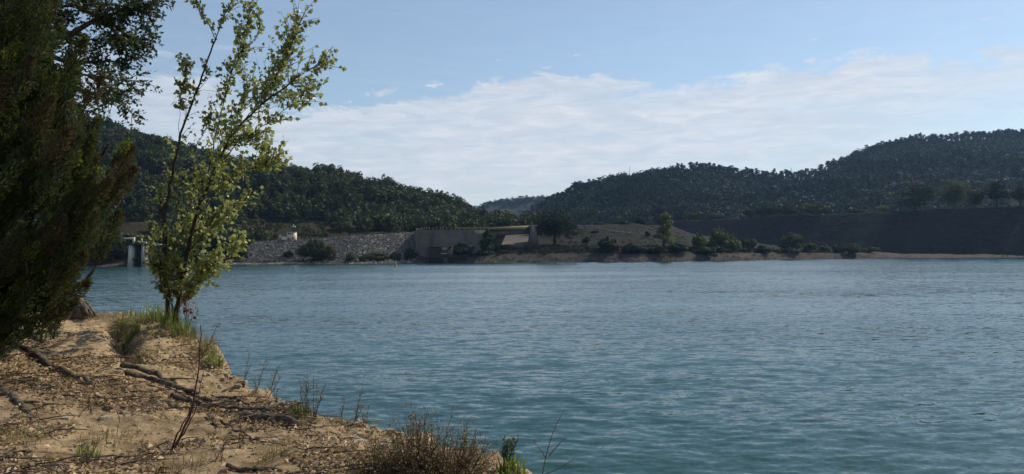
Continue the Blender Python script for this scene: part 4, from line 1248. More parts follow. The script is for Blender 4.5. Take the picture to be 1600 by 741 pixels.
kn = [(1001, 20, 339, 130, D, 'dark bush on the skyline of the grassy knoll left of the poplar'), (972, 24, 342, 140, Ol, 'faint olive bush on the top of the grassy knoll'), (935, 22, 345, 140, Ol, 'low olive bush at the left end of the knoll top'), (1012, 9, 360, 60, D, 'tiny dark bush on the grass just left of the pale poplar')]
for k, (x, w, yt, dd, mt, lb) in enumerate(kn):
    shore_tree('shrub', x, w, yt, 0, dd, mt, lb, 'shrub', 'shrub', seed=200 + k)

# trees between the rockfill dam, the bridge and the hills
rgm = np.random.default_rng(60)
def valley_trees():
    base = [tp.mesh('valley_oak', [M['oak_leaf'], M['bark']]) for tp in (tmpl_oak(340, 310, 8, 3.6, 1.2), tmpl_oak(340, 311, 9, 4, 1.3), tmpl_tall(300, 302, 10, 2.6, 1.05))]
    for k in range(54):
        x = rgm.uniform(505, 850); dd = rgm.uniform(45, 120)
        if 755 < x < 835 and dd < 90: dd += 60
        p = far_at(x, dd)
        o = link('valley_oak', base[k % 3])
        s = rgm.uniform(.7, 1.05)
        o.location = (p[0], p[1], max(p[2], zpix(x, 366, p[1])) - .5); o.scale = (s, s, s); o.rotation_euler = (0, 0, rgm.uniform(0, 6.28))
        tag(o, 'green oak in the row behind the rockfill dam and spillway wall', 'tree', 'oaks behind the dam and spillway')
valley_trees()

def path_and_posts():
    # pale footpath climbing the knoll
    pts = [(1035, 60), (1000, 66), (960, 78), (935, 92), (915, 106), (898, 118)]
    rows = [[], []]
    for x, dd in pts:
        p = far_at(x, dd); p[2] += .25
        rows[0].append(p + np.array([0, -0.8, 0])); rows[1].append(p + np.array([0, 0.9, .25]))
    xs = np.linspace(0, 1, 40); ts = np.linspace(0, 1, len(pts))
    rr = [np.stack([np.interp(xs, ts, np.array(r)[:, k]) for k in range(3)], -1) for r in rows]
    gm = Geo(); v, q = strip_mesh(rr); gm.add(v, q)
    o = link('path', gm.mesh('path', [solid_mat('dusty_path', (0.055, 0.048, 0.036), (0.085, 0.073, 0.056), .5)])); tag(o, kind='structure')
    for k, x in enumerate([1553, 1566, 1570, 1574, 1588, 1591, 1599]):
        p = far_at(x, 1.5 + (k % 3) * 1.2)
        e = empty('mooring_stake', p, 'short dark wooden stake on the beach at the right end of the shore', 'stake', 'dark stakes on the right beach')
        gm = Geo(); h = 0.9 + (k * 37 % 5) * .14
        gm.add(*tube([p - np.array([0, 0, .3]), p + np.array([.03, 0, h * .5]), p + np.array([.08 * (k % 3 - 1), 0, h])], [.2, .17, .13], 6)); part_mesh('shaft', gm, [M['wood_dark']], e)
    # thin masts on the right ridge
    for x, s, lb in ((985, 1.0, 'thin lattice mast on the left end of the right ridge'), (1238, 1.0, 'thin mast on the saddle of the right ridge')):
        p = RH.at(np.array([float(x)]), np.array([s]))[0]
        e = empty('radio_mast', p, lb, 'mast'); gm = Geo(); h = 17.0
        for a in range(3):
            o3 = np.array([math.cos(a * 2.09), math.sin(a * 2.09), 0])
            gm.add(*tube([p + o3 * .8 - np.array([0, 0, 1]), p + o3 * .4 + np.array([0, 0, h * .6]), p + o3 * .1 + np.array([0, 0, h])], .1, 4))
        for z in np.arange(2, h - 2, 1.6):
            r = .8 * (1 - z / h) + .1
            gm.add(*tube([p + np.array([r, 0, z]), p + np.array([-r * .5, r * .87, z + .8]), p + np.array([-r * .5, -r * .87, z + .4]), p + np.array([r, 0, z])], .05, 4))
        part_mesh('lattice', gm, [M['dark_metal']], e)
    # pale house on the far hill
    for x, sv, lb in ((815, .97, 'tiny pale house near the top of the distant hill'),):
        p = FH.at(np.array([float(x)]), np.array([sv]))[0] + np.array([0, -6, 2.5])
        e = empty('distant_house', p, lb, 'house'); gm = Geo()
        gm.add(*box_geo(p + np.array([0, 0, 1.5]), (13, 8, 8))); part_mesh('wall', gm, [M['cream']], e)
        gm = Geo(); v, q = box_geo((0, 0, 0), (14, 9, 3)); v[4:, 1] *= .05; gm.add(v + p + np.array([0, 0, 7.02]), q); part_mesh('roof', gm, [solid_mat('tile_roof', (.25, .12, .07), (.35, .18, .11), 1.)], e)
        for dx in (-3.5, 0, 3.5):
            gm = Geo(); gm.add(*box_geo(p + np.array([dx, -4.05, 2.5]), (1.4, .2, 1.8))); part_mesh('window', gm, [M['dark_glass']], e)
path_and_posts()
# ------------------------------------------------------------------ the near bank
# edge of the bank: photograph column, row, depth (silhouette of the land against the water)
EDGE = [(-420, 489, 22), (-150, 488, 17.5), (20, 489, 14.6), (110, 491, 13.0), (190, 494, 12.0), (250, 503, 11.2), (292, 522, 10.4), (332, 540, 9.9), (356, 560, 9.4), (366, 590, 8.8), (402, 612, 8.2), (450, 630, 7.75), (500, 643, 7.35), (560, 659, 6.9), (620, 674, 6.5), (690, 702, 6.05), (760, 716, 5.7), (850, 747, 5.15), (960, 800, 4.4)]
EW = np.array([P(float(a), float(b), float(c)) for a, b, c in EDGE])
EXTRA = np.array([[3.0, 1.6, 2.45], [6.0, -2.0, 2.4], [12.0, -7.0, 2.3]])
EPL = np.concatenate([EW, EXTRA])
INNER = [(200, 503, 11.0), (100, 508, 10.6), (150, 520, 9.8), (60, 520, 9.8), (-40, 520, 9.5), (0, 545, 8.0), (120, 552, 8.4), (195, 520, 10.3), (200, 560, 8.6), (240, 545, 9.4), (300, 570, 8.9), (280, 600, 8.0),
         (100, 600, 7.2), (200, 610, 7.3), (0, 620, 6.4), (100, 680, 5.6), (270, 705, 5.6), (0, 741, 4.7), (400, 680, 6.2), (400, 741, 5.2), (600, 741, 5.2), (-300, 560, 8), (-300, 741, 5), (-200, 640, 6)]
IW = np.array([P(float(a), float(b), float(c)) for a, b, c in INNER])
CTRL = np.concatenate([EPL, IW, np.array([[0, 0, 2.45], [-3, 0, 2.5], [-8, 2, 2.9], [-14, 8, 3.2], [-16, 14, 3.2], [-10, 14, 3.15], [2, -3, 2.4], [-5, -5, 2.5], [-20, -5, 2.8]])])

# edge densified with small promontories
def dens_edge():
    seg = np.linalg.norm(np.diff(EPL[:, :2], axis=0), axis=1); s = np.concatenate([[0], np.cumsum(seg)])
    u = np.arange(0, s[-1], 0.12)
    x = np.interp(u, s, EPL[:, 0]); y = np.interp(u, s, EPL[:, 1])
    return np.stack([x, y], -1)
EDL = dens_edge()

def edge_dist(x, y):
    """positive on the water side"""
    sh = x.shape; p = np.stack([x.ravel(), y.ravel()], -1)
    best = np.full(len(p), 1e9); sg = np.zeros(len(p))
    for i in range(len(EPL) - 1):
        a, b = EPL[i, :2], EPL[i + 1, :2]
        ab = b - a; t = np.clip(((p - a) @ ab) / (ab @ ab), 0, 1)
        d = p - a - t[:, None] * ab
        dist = np.hypot(d[:, 0], d[:, 1])
        cr = ab[0] * (p[:, 1] - a[1]) - ab[1] * (p[:, 0] - a[0])
        up = dist < best - 1e-9
        best = np.where(up, dist, best); sg = np.where(up, np.sign(cr), sg)
    return (best * sg).reshape(sh)

def land_z(x, y):
    num = 0; den = 0
    for c in CTRL:
        w = 1.0 / ((x - c[0]) ** 2 + (y - c[1]) ** 2 + 0.05) ** 1.6
        num = num + w * c[2]; den = den + w
    return num / den

def seg_groove(x, y, pts, wid, dep):
    best = np.full(x.shape, 1e9)
    for a, b in zip(pts[:-1], pts[1:]):
        ab = b - a; t = np.clip(((x - a[0]) * ab[0] + (y - a[1]) * ab[1]) / (ab @ ab), 0, 1)
        best = np.minimum(best, np.hypot(x - a[0] - t * ab[0], y - a[1] - t * ab[1]))
    return dep * np.exp(-(best / wid) ** 2)
GULLY = [P(float(a), float(b), float(c))[:2] for a, b, c in [(182, 507, 11.0), (186, 522, 10.2), (198, 546, 9.0), (206, 560, 8.6)]]

def ground(x, y):
    x = np.asarray(x, float); y = np.asarray(y, float)
    z = land_z(x, y)
    d = edge_dist(x, y)
    d = d + 0.16 * fbm(x * 1.6, y * 1.6, 3, 201) + 0.05 * fbm(x * 7, y * 7, 2, 205)
    inl = np.clip(-d / 0.8, 0, 1)
    z = z + (0.045 + 0.05 * inl) * fbm(x * 1.1, y * 1.1, 3, 211) + 0.045 * fbm(x * 4.2, y * 4.2, 4, 215, .6)
    z = z - seg_groove(x, y, GULLY, .12, .24 + .14 * vnoise(x * 3, y * 3, 9))
    crumble = np.exp(-((d + 0.1) / 0.45) ** 2)
    z = z + crumble * (0.11 * fbm(x * 4.5, y * 4.5, 4, 221, .65))
    drop = np.where(d > 0, d, 0)
    z = z - drop * (2.1 + 0.7 * vnoise(x * 2, y * 2, 225)) * (1 + .3 * np.minimum(drop, 1)) - 0.05 * np.log1p(np.exp(np.clip(d / 0.05, -20, 20))) * .35
    return np.maximum(z, -2.6 + .1 * vnoise(x, y, 3))

def bank_mat():
    m, gg = new_mat('dry_bank_soil')
    geo = gg.n('ShaderNodeNewGeometry')
    pos = geo.outputs['Position']
    nz = gg.n('ShaderNodeSeparateXYZ', {0: geo.outputs['Normal']}).outputs[2]
    big = gg.noise(pos, 0.9, 5, 0.6); mid = gg.noise(pos, 6, 6, 0.65); fine = gg.noise(pos, 45, 4, 0.6)
    sand = gg.mix(gg.smooth(mid, 0.35, 0.7), (0.30, 0.208, 0.112), (0.50, 0.368, 0.212))
    soil = gg.mix(gg.smooth(mid, 0.35, 0.68), (0.15, 0.10, 0.055), (0.34, 0.24, 0.135))
    # the crest of the mound is bare sand; elsewhere leaf mould stains the soil
    sp = gg.n('ShaderNodeSeparateXYZ', {0: pos})
    d2 = gg.n('ShaderNodeVectorMath', {0: gg.n('ShaderNodeVectorMath', {0: pos, 1: (-5.2, 9.6, 3.0)}, operation='SUBTRACT').outputs[0], 1: (0.42, 0.48, 0.0)}, operation='MULTIPLY').outputs[0]
    ln = gg.n('ShaderNodeVectorMath', {0: d2}, operation='LENGTH').outputs['Value']
    sel = gg.math('ADD', gg.smooth(ln, 1.15, 0.45), gg.math('MULTIPLY_ADD', gg.smooth(big, 0.38, 0.66), 0.85, -0.05), clamp=True)
    col = gg.mix(sel, soil, sand)
    col = gg.mix(gg.math('MULTIPLY', gg.smooth(fine, 0.48, 0.7), 0.4), col, (0.10, 0.066, 0.038))
    vor = gg.n('ShaderNodeTexVoronoi', {'Vector': pos, 'Scale': 28.0}, feature='F1')
    peb = gg.math('MULTIPLY', gg.smooth(vor.outputs['Distance'], 0.26, 0.16), gg.smooth(gg.noise(pos, 9, 3, .5), 0.52, 0.62))
    col = gg.mix(gg.math('MULTIPLY', peb, .7), col, (0.44, 0.35, 0.235))
    steep = gg.smooth(nz, 0.75, 0.35)
    col = gg.mix(gg.math('MULTIPLY', steep, .6), col, gg.mix(mid, (0.13, 0.085, 0.05), (0.33, 0.235, 0.14)))
    h = gg.math('ADD', gg.math('MULTIPLY', mid, 0.6), gg.math('ADD', gg.math('MULTIPLY', fine, 0.22), gg.math('MULTIPLY', peb, .12)))
    bp = gg.n('ShaderNodeBump', {'Strength': 0.9, 'Distance': 0.05, 'Height': h})
    pb = gg.n('ShaderNodeBsdfPrincipled', {'Base Color': col, 'Roughness': 0.95, 'Normal': bp.outputs[0], 'Specular IOR Level': 0.15})
    return finish(m, gg, pb.outputs[0])

def bank():
    xs = np.concatenate([np.arange(-26, -9, .25), np.arange(-9, 2.0, 0.032), np.arange(2.0, 14, .2)])
    ys = np.concatenate([np.arange(-9, 3.8, .25), np.arange(3.8, 12.6, .032), np.arange(12.6, 26, .2)])
    X, Y = np.meshgrid(xs, ys)
    Z = ground(X, Y)
    v = np.stack([X, Y, Z], -1).reshape(-1, 3)
    nx, ny = len(xs), len(ys)
    i = (np.arange(ny - 1)[:, None] * nx + np.arange(nx - 1)[None]).ravel()
    q = np.stack([i, i + 1, i + nx + 1, i + nx], -1)
    zmax = Z.ravel()[q].max(1)
    q = q[zmax > -2.4]
    print('bank', nx, ny)
    tag(link('bank', mesh_np('bank', v, quads=q, mats=[bank_mat()], smooth=True)), kind='structure')
bank()

def hit(px, py, dmin=3.6, dmax=16):
    """first point of the bank seen at a photograph pixel"""
    d = np.linspace(dmin, dmax, 700)
    p = P(np.full(700, float(px)), np.full(700, float(py)), d)
    b = p[:, 2] - ground(p[:, 0], p[:, 1])
    k = np.where(b <= 0)[0]
    if not len(k):
        k = [int(np.argmin(np.abs(b)))]
    q = p[k[0]].copy(); q[2] = ground(q[:1], q[1:2])[0]
    return q
def gz(x, y):
    return float(ground(np.array([float(x)]), np.array([float(y)]))[0])

# ------------------------------------------------------------------ litter of dead leaves and twigs
def litter():
    rg = np.random.default_rng(70)
    n = 210000
    x = rg.uniform(-9, 1.2, n); y = rg.uniform(3.6, 11.5, n)
    d = edge_dist(x, y)
    pxx, pyy, _ = proj(np.stack([x, y, ground(x, y)], -1))
    dens = np.clip(0.45 + 1.9 * fbm(x * 1.1, y * 1.1, 4, 71), 0.02, 1)
    dens = dens * np.clip((pyy - 505) / 110, 0.04, 1.0)             # the mound is bare
    dens = dens * np.clip(1.25 - np.clip(pxx - 330, 0, 900) / 520, .25, 1) * (1 + .8 * ((pyy > 620) & (pxx < 420)))
    keep = (d < -0.05) & (rg.uniform(size=n) < dens)
    x, y = x[keep], y[keep]; n = len(x)
    z = ground(x, y) + rg.uniform(0.004, .03, n)
    N = np.stack([rg.normal(0, .75, n), rg.normal(0, .75, n), np.ones(n)], -1)
    a = rg.uniform(0, 6.28, n)
    D = np.stack([np.cos(a), np.sin(a), rg.normal(0, .25, n)], -1)
    L = rg.uniform(.018, .058, n)
    v, q = leaves(np.stack([x, y, z], -1), D, N, L, L * rg.uniform(.35, .6, n), .4)
    t = np.clip(rg.beta(1.3, 1.6, n) + .0, 0, 1)
    gm = Geo(); gm.add(v, q, t, 0)
    # twigs
    k = 1500
    sel = rg.integers(0, n, k)
    for i in sel:
        a = rg.normal(-.5, .7); l = rg.uniform(.08, .35)
        p0 = np.array([x[i], y[i], z[i] + .012]); 
        p2 = p0 + np.array([math.cos(a) * l, math.sin(a) * l, 0]); p2[2] = z[i] + rg.uniform(.0, .05)
        p1 = (p0 + p2) / 2 + np.array([rg.normal(0, .02), rg.normal(0, .02), .01])
        vv, qq = tube([p0, p1, p2], [.005, .004, .0025], 4); gm.add(vv, qq, rg.uniform(0, .6), 1)
    o = link('leaf_litter', gm.mesh('leaf_litter', [M['litter'], M['root']]))
    tag(o, 'brown dead leaves and twigs littering the sandy bank', 'leaf litter', kind='stuff')
    print('litter', n)
litter()

def pebbles():
    rg = np.random.default_rng(72)
    gm = Geo()
    n = 0
    while n < 1500:
        px, py = rg.uniform(-20, 760), rg.uniform(505, 745)
        x = rg.uniform(-8, .6); y = rg.uniform(4, 11)
        d = float(edge_dist(np.array([x]), np.array([y]))[0])
        if d > 0.35 or (d < -.9 and rg.uniform() < .75): continue
        rock(gm, (x, y, gz(x, y) + .003), rg.uniform(.006, .02) * (1 if rg.uniform() < .93 else 2.0), rg); n += 1
    o = link('gravel', gm.mesh('gravel', [M['pebble']])); tag(o, 'small loose pebbles and crumbs of earth along the bank edge', 'gravel', kind='stuff')
    # stones big enough to count
    spots = [(185, 582, .07), (115, 572, .05), (140, 605, .07), (105, 566, .04), (240, 580, .05), (165, 655, .10), (105, 655, .08), (95, 668, .06), (350, 700, .05), (430, 690, .05), (520, 690, .06), (545, 705, .05), (560, 690, .07), (500, 676, .05), (600, 700, .06), (480, 715, .05), (465, 668, .06),
             (330, 650, .05), (75, 598, .05), (400, 640, .05), (590, 720, .07), (575, 676, .06), (640, 690, .08), (625, 682, .06), (655, 700, .06), (440, 660, .05), (25, 620, .06), (5, 690, .05), (60, 590, .06), (135, 548, .04), (520, 655, .07), (380, 600, .09), (372, 606, .07), (350, 585, .08), (392, 612, .06), (425, 628, .05), (610, 676, .06)]
    for k, (a, b, s) in enumerate(spots):
        p = hit(a, b); gm = Geo(); rock(gm, p, s * .62, np.random.default_rng(900 + k), flat=.6)
        thing_mesh('stone', gm, [M['pebble']], p, 'pale stone half sunk in the sandy soil of the bank', 'stone', 'pale stones scattered over the bank')
pebbles()

# ------------------------------------------------------------------ exposed roots and dead branches
def polyline_on_ground(pts, lift, n=26, seed=0, wob=.02):
    w = np.array([hit(a, b) for a, b in pts])
    t = np.linspace(0, 1, n); tt = np.linspace(0, 1, len(w))
    q = np.stack([np.interp(t, tt, w[:, k]) for k in range(3)], -1)
    for _ in range(2):
        q[1:-1] = (q[:-2] + 2 * q[1:-1] + q[2:]) / 4
    q[:, 0] += wob * vnoise(t * 9, t * 0 + seed, seed); q[:, 1] += wob * vnoise(t * 9, t * 0 + seed, seed + 1)
    q[:, 2] = ground(q[:, 0], q[:, 1]) + lift * (0.6 + .8 * (vnoise(t * 5, t * 0, seed + 2) + .5))
    return q
def rad_wob(r0, r1, n, seed):
    t = np.linspace(0, 1, n)
    return (r0 + (r1 - r0) * t) * (1 + .28 * vnoise(t * 11, t * 0, seed)) * .8
ROOTS = [
 ('exposed_root', [(30, 535), (44, 556), (70, 572), (100, 586), (126, 596), (140, 604)], .05, .028, .035, 'thick dark root running down from the heather bush across the mound', 'root'),
 ('exposed_root', [(40, 522), (52, 530), (68, 536)], .035, .015, .015, 'short pale root end sticking out below the heather bush', 'root'),
 ('exposed_root', [(168, 602), (184, 609), (200, 618)], .03, .02, .008, 'short dark root end left of the fallen branches', 'root'),
 ('dead_branch', [(188, 577), (215, 582), (240, 592), (266, 606), (300, 622), (330, 636)], .034, .02, .045, 'longest dark dead branch, uppermost of the bundle on the bank', 'branch'),
 ('dead_branch', [(196, 592), (225, 598), (255, 608), (285, 618), (310, 628)], .034, .02, .06, 'dark dead branch just under the longest one of the bundle', 'branch'),
 ('dead_branch', [(222, 586), (250, 594), (276, 606)], .022, .014, .05, 'thin pale dead branch on top of the bundle', 'branch'),
 ('dead_branch', [(268, 628), (300, 634), (335, 640), (375, 648), (420, 655)], .03, .014, .05, 'long thin dead branch reaching right toward the bank edge', 'branch'),
 ('dead_branch', [(266, 640), (290, 643), (312, 642)], .026, .02, .02, 'stubby dark dead branch below the bundle', 'branch'),
 ('dead_branch', [(378, 655), (410, 658), (440, 664), (468, 670)], .05, .028, .04, 'thickest dark dead log lying near the bank edge', 'log'),
 ('dead_branch', [(325, 652), (336, 664), (342, 672)], .02, .01, .02, 'short crooked stick pointing down the slope', 'branch'),
 ('dead_branch', [(345, 668), (362, 668), (376, 662), (382, 655)], .014, .008, .04, 'pale curled stick in front of the thickest log', 'branch'),
 ('dead_branch', [(360, 672), (400, 690), (445, 700)], .014, .007, .015, 'thin bleached stick low on the right of the bank', 'branch'),
 ('dead_branch', [(330, 624), (380, 634), (430, 648), (470, 662), (485, 680)], .018, .007, .03, 'long slender stick curving down past the thickest log', 'branch'),
 ('dead_branch', [(0, 606), (20, 620), (40, 640), (55, 660), (75, 672)], .04, .02, .0, 'worn grey root half buried at the left side of the bank', 'root'),
 ('dead_branch', [(352, 735), (400, 738), (460, 745)], .02, .012, .02, 'pale stick lying at the lower edge of the photo', 'branch'),
 ('dead_branch', [(0, 726), (25, 716), (48, 708)], .012, .006, .02, 'pale straight twig at the lower left corner', 'branch'),
 ('dead_branch', [(372, 640), (420, 650), (462, 664)], .012, .006, .04, 'slim dark stick lying over the long thin branch', 'branch'),
]
for k, (nm, pts, r0, r1, lift, lb, ct) in enumerate(ROOTS):
    q = polyline_on_ground(pts, lift, 28, k + 3, .03)
    r = rad_wob(r0, r1, 28, 80 + k)
    gm = Geo(); gm.add(*tube(q, r, 8))
    rg = np.random.default_rng(800 + k)
    for j in range(rg.integers(0, 3)):     # side stubs
        i = rg.integers(6, 24); a = q[i]
        dv = q[min(i + 2, 27)] - q[i - 2]; dv /= np.linalg.norm(dv)
        s = np.array([-dv[1], dv[0], .25]) * rg.choice([-1, 1]) + dv
        gm.add(*tube([a - s * .01, a + s * .09, a + s * rg.uniform(.14, .26) + np.array([0, 0, -.02])], [r[i] * .6, r[i] * .4, r[i] * .2], 6))
    thing_mesh(nm, gm, [M['root']], q[0], lb, ct, smooth=True)

# ------------------------------------------------------------------ leaning poplar
def smooth_poly(w, n):
    w = np.asarray(w, float); t = np.linspace(0, 1, n)
    s = np.concatenate([[0], np.cumsum(np.linalg.norm(np.diff(w, axis=0), axis=1))]); s /= s[-1]
    q = np.stack([np.interp(t, s, w[:, k]) for k in range(3)], -1)
    for _ in range(2):
        q[1:-1] = (q[:-2] + 2 * q[1:-1] + q[2:]) / 4
    return q

def poplar():
    rg = np.random.default_rng(33)
    foot = hit(264, 492, 8, 13)
    d0 = foot[1]
    e = empty('poplar_tree', foot, 'slender leaning young poplar with sparse yellow green leaves at the water edge', 'tree')
    # (pixel path, depth offsets start->end, radii, leaf density per 100 px, twig px, yellowness, first fraction with leaves)
    BR = [
     ([(262, 497), (262, 460), (258, 400), (256, 340), (268, 280), (283, 205), (305, 150), (322, 100), (337, 62)], 0, .3, .050, .014, 16, 26, .45, .25),
     ([(337, 62), (345, 35), (360, 5), (375, -25)], .3, .45, .013, .004, 60, 30, .45, .0),
     ([(337, 62), (328, 40), (316, 18), (303, -2)], .3, .1, .010, .003, 40, 14, .55, .1),
     ([(272, 497), (283, 450), (292, 395), (305, 340), (325, 290), (347, 238), (368, 203), (410, 161), (450, 133)], 0, -.5, .058, .014, 46, 34, .5, .3),
     ([(450, 133), (463, 122), (484, 108), (504, 97)], -.5, -.6, .012, .003, 110, 26, .6, .0),
     ([(410, 161), (432, 120), (450, 85), (470, 28)], -.4, -.2, .014, .003, 100, 34, .5, .05),
     ([(292, 395), (308, 330), (325, 270), (340, 196), (358, 123), (372, 92), (405, 50), (408, 38)], .1, .6, .026, .004, 52, 30, .4, .1),
     ([(358, 123), (372, 80), (385, 45), (392, 10)], .5, .7, .010, .003, 80, 26, .5, .1),
     ([(325, 290), (365, 228), (400, 205), (439, 176), (470, 154), (492, 136)], -.2, -.9, .018, .003, 60, 28, .65, .3),
     ([(305, 340), (335, 300), (370, 272), (410, 258), (442, 244)], -.1, -.8, .018, .003, 90, 26, .65, .3),
     ([(292, 395), (320, 365), (345, 345), (372, 318), (395, 300)], -.1, -.7, .014, .003, 75, 24, .6, .2),
     ([(285, 430), (312, 410), (340, 398), (362, 388), (384, 382)], -.1, -.9, .012, .003, 90, 22, .85, .3),
     ([(276, 480), (286, 440), (310, 380), (330, 345), (352, 318)], .1, .1, .012, .003, 95, 30, .5, .15),
     ([(268, 488), (272, 455), (280, 425), (276, 400)], 0, -.2, .008, .002, 130, 18, .45, .15),
     ([(264, 488), (255, 455), (250, 430), (244, 405)], 0, -.1, .008, .002, 110, 16, .35, .25),
     ([(276, 488), (292, 462), (304, 440), (322, 430)], 0, -.3, .007, .002, 120, 16, .7, .2),
     ([(270, 485), (262, 440), (266, 400), (290, 350)], -.1, .1, .010, .003, 85, 28, .4, .2),
     ([(280, 465), (300, 440), (318, 425), (338, 420)], -.1, -.5, .008, .002, 100, 20, .8, .2),
     ([(283, 450), (300, 425), (325, 408), (345, 405)], 0, -.5, .010, .003, 110, 22, .7, .2),
     ([(278, 470), (250, 430), (238, 400), (240, 350)], .1, .3, .010, .003, 55, 22, .35, .2),
     ([(268, 280), (285, 246), (310, 222), (330, 190), (345, 150), (352, 146)], .1, .4, .007, .002, 22, 18, .3, .2),
     ([(352, 146), (325, 141), (300, 143), (281, 138)], .4, .3, .005, .002, 14, 12, .8, .3),
     ([(279, 215), (281, 170), (284, 130), (292, 95)], .2, .1, .006, .002, 40, 14, .95, .2),
     ([(292, 185), (290, 155), (289, 118), (290, 96)], .2, .15, .005, .002, 26, 12, .9, .4),
     ([(310, 140), (325, 124), (350, 100)], .2, .3, .007, .002, 8, 8, .5, .2),
     ([(258, 360), (250, 320), (252, 285)], .1, .2, .010, .003, 22, 18, .3, .1),
     ([(288, 420), (296, 350), (300, 300), (318, 262)], .2, .4, .016, .004, 45, 28, .35, .1),
     ([(262, 450), (275, 390), (276, 330), (287, 270)], .2, .2, .016, .004, 30, 24, .25, .1),
     ([(340, 245), (365, 190), (385, 150), (392, 120)], -.1, .2, .014, .003, 60, 28, .4, .2),
     ([(380, 190), (420, 140), (440, 98), (452, 70)], -.3, -.1, .012, .003, 85, 28, .45, .2),
     ([(280, 470), (283, 440), (300, 445), (312, 440)], -.1, -.3, .006, .002, 50, 14, .7, .2),
     ([(345, 240), (372, 215), (395, 222), (412, 240)], -.3, -.6, .008, .002, 70, 22, .6, .1),
     ([(268, 478), (262, 440), (252, 415), (248, 395)], .0, -.2, .008, .002, 40, 18, .4, .2),
    ]
    wood = Geo(); LC, LD, LT, LS = [], [], [], []
    for path, o0, o1, r0, r1, dens, twl, yel, f0 in BR:
        path = np.array(path, float); n = len(path)
        dd = d0 + np.linspace(o0, o1, n)
        if path[0, 1] >= 495: dd[0] = d0
        w = P(path[:, 0], path[:, 1], dd)
        if path[0, 1] >= 495: w[0, 2] = gz(w[0, 0], w[0, 1]) - .08
        m = max(12, n * 5); q = smooth_poly(w, m)
        t = np.linspace(0, 1, m)
        q[1:-1] += .005 * rg.normal(size=(m - 2, 3))
        wood.add(*tube(q, (r0 + (r1 - r0) * t ** .5) * .72, 7 if r0 > .03 else 5))
        L = np.sum(np.linalg.norm(np.diff(path, axis=0), axis=1))
        ntw = int(L * dens / 100 / (2.8 if path[:, 1].mean() > 300 else 2.6)) + 1
        for _ in range(ntw):
            f = f0 + (1 - f0) * rg.uniform() ** .85
            i = min(m - 2, int(f * (m - 1)))
            a = q[i]; dv = q[i + 1] - q[i]; dv /= np.linalg.norm(dv) + 1e-9
            side = rdir(1, rg)[0]; side -= dv * (side @ dv)
            tv = dv * rg.uniform(.35, .9) + side * rg.uniform(.5, .9) + np.array([0, 0, .18]); tv /= np.linalg.norm(tv)
            l = twl / FPX * d0 * rg.uniform(.5, 1.7)
            b = a + tv * l
            mid = (a + b) / 2 + rg.normal(size=3) * .012
            wood.add(*tube([a, mid, b], [.0045, .0032, .0015], 4))
            k = rg.integers(6, 11)
            for j in range(k):
                u = rg.uniform(.12, 1.02)
                base = (a * (1 - u) + b * u) if u < 1 else b
                ld = tv * .4 + rdir(1, rg)[0] * .8 + np.array([0, 0, -.35])
                LC.append(base + rdir(1, rg)[0] * .018); LD.append(ld); LT.append(np.clip(rg.normal(yel, .24), 0, 1)); LS.append(rg.uniform(.036, .074))
    part_mesh('trunk', wood, [M['bark']], e, True)
    LC = np.array(LC); LD = np.array(LD); n = len(LC)
    # keep the leaves off the mirror-flat: random facing
    N = rdir(n, rg); N[:, 2] = np.abs(N[:, 2]) * .8
    v, q = leaves(LC, LD, N, np.array(LS), np.array(LS) * rg.uniform(.75, 1.0, n), .10, .36)
    gm = Geo(); gm.add(v, q, np.array(LT))
    part_mesh('crown', gm, [M['poplar_leaf']], e)
    print('poplar leaves', n)
    # red leaved shoot at the foot
    p = hit(290, 488, 8, 13)
    c = P(290., 462., d0 - .35)
    b = np.array([c[0] - .02, c[1], 0]); b[2] = gz(b[0], b[1])
    e2 = empty('red_leaved_shoot', b, 'small dark red leaved shoot at the foot of the leaning poplar', 'shrub')
    st, lf = Geo(), Geo()
    for k in range(5):
        t = c + np.array([rg.normal(0, .05), rg.normal(0, .05), rg.normal(0, .1)])
        st.add(*tube([b + rg.normal(size=3) * .01, (b + t) / 2 + np.array([.03, 0, .02]), t], [.006, .005, .003], 4))
        nl = 8
        C = t + np.stack([rg.normal(0, .04, nl), rg.normal(0, .04, nl), rg.normal(-.05, .08, nl)], -1)
        v, q = leaves(C, rdir(nl, rg) + np.array([0, 0, -.6]), rdir(nl, rg), rg.uniform(.05, .08, nl), .045, .1, .4); lf.add(v, q, rg.uniform(0, 1, nl))
    part_mesh('stem', st, [M['twig_red']], e2); part_mesh('foliage', lf, [M['red_leaf']], e2)
poplar()

# ------------------------------------------------------------------ grass tufts
def blades(geo, c, n, spread, h, rg, mi=0, lean=.5, w=.006, t=(0, 1)):
    a = rg.uniform(0, 6.28, n); r = spread * np.sqrt(rg.uniform(0, 1, n))
    x = c[0] + r * np.cos(a); y = c[1] + r * np.sin(a); z = ground(x, y) - .01
    hh = h * rg.uniform(.45, 1.1, n)
    b = rg.uniform(0, 6.28, n); ln = lean * rg.uniform(.2, 1.1, n) * hh
    base = np.stack([x, y, z], -1)
    out = np.stack([np.cos(b), np.sin(b), 0 * b], -1)
    side = np.stack([-np.sin(b), np.cos(b), 0 * b], -1) * (w * rg.uniform(.6, 1.2, n))[:, None]
    up = np.array([0, 0, 1.0])
    p1 = base + out * (ln * .3)[:, None] + up * (hh * .6)[:, None]
    p2 = base + out * ln[:, None] + up * (hh * .92)[:, None]
    v = np.stack([base - side, base + side, p1 + side * .8, p1 - side * .8, p2 + side * .1, p2 - side * .1], 1).reshape(-1, 3)
    k = np.arange(n)[:, None] * 6
    q = np.concatenate([k + np.array([[0, 1, 2, 3]]), k + np.array([[3, 2, 4, 5]])])
    tt = rg.uniform(t[0], t[1], n)
    geo.add(v, q, np.concatenate([tt, tt]), mi)
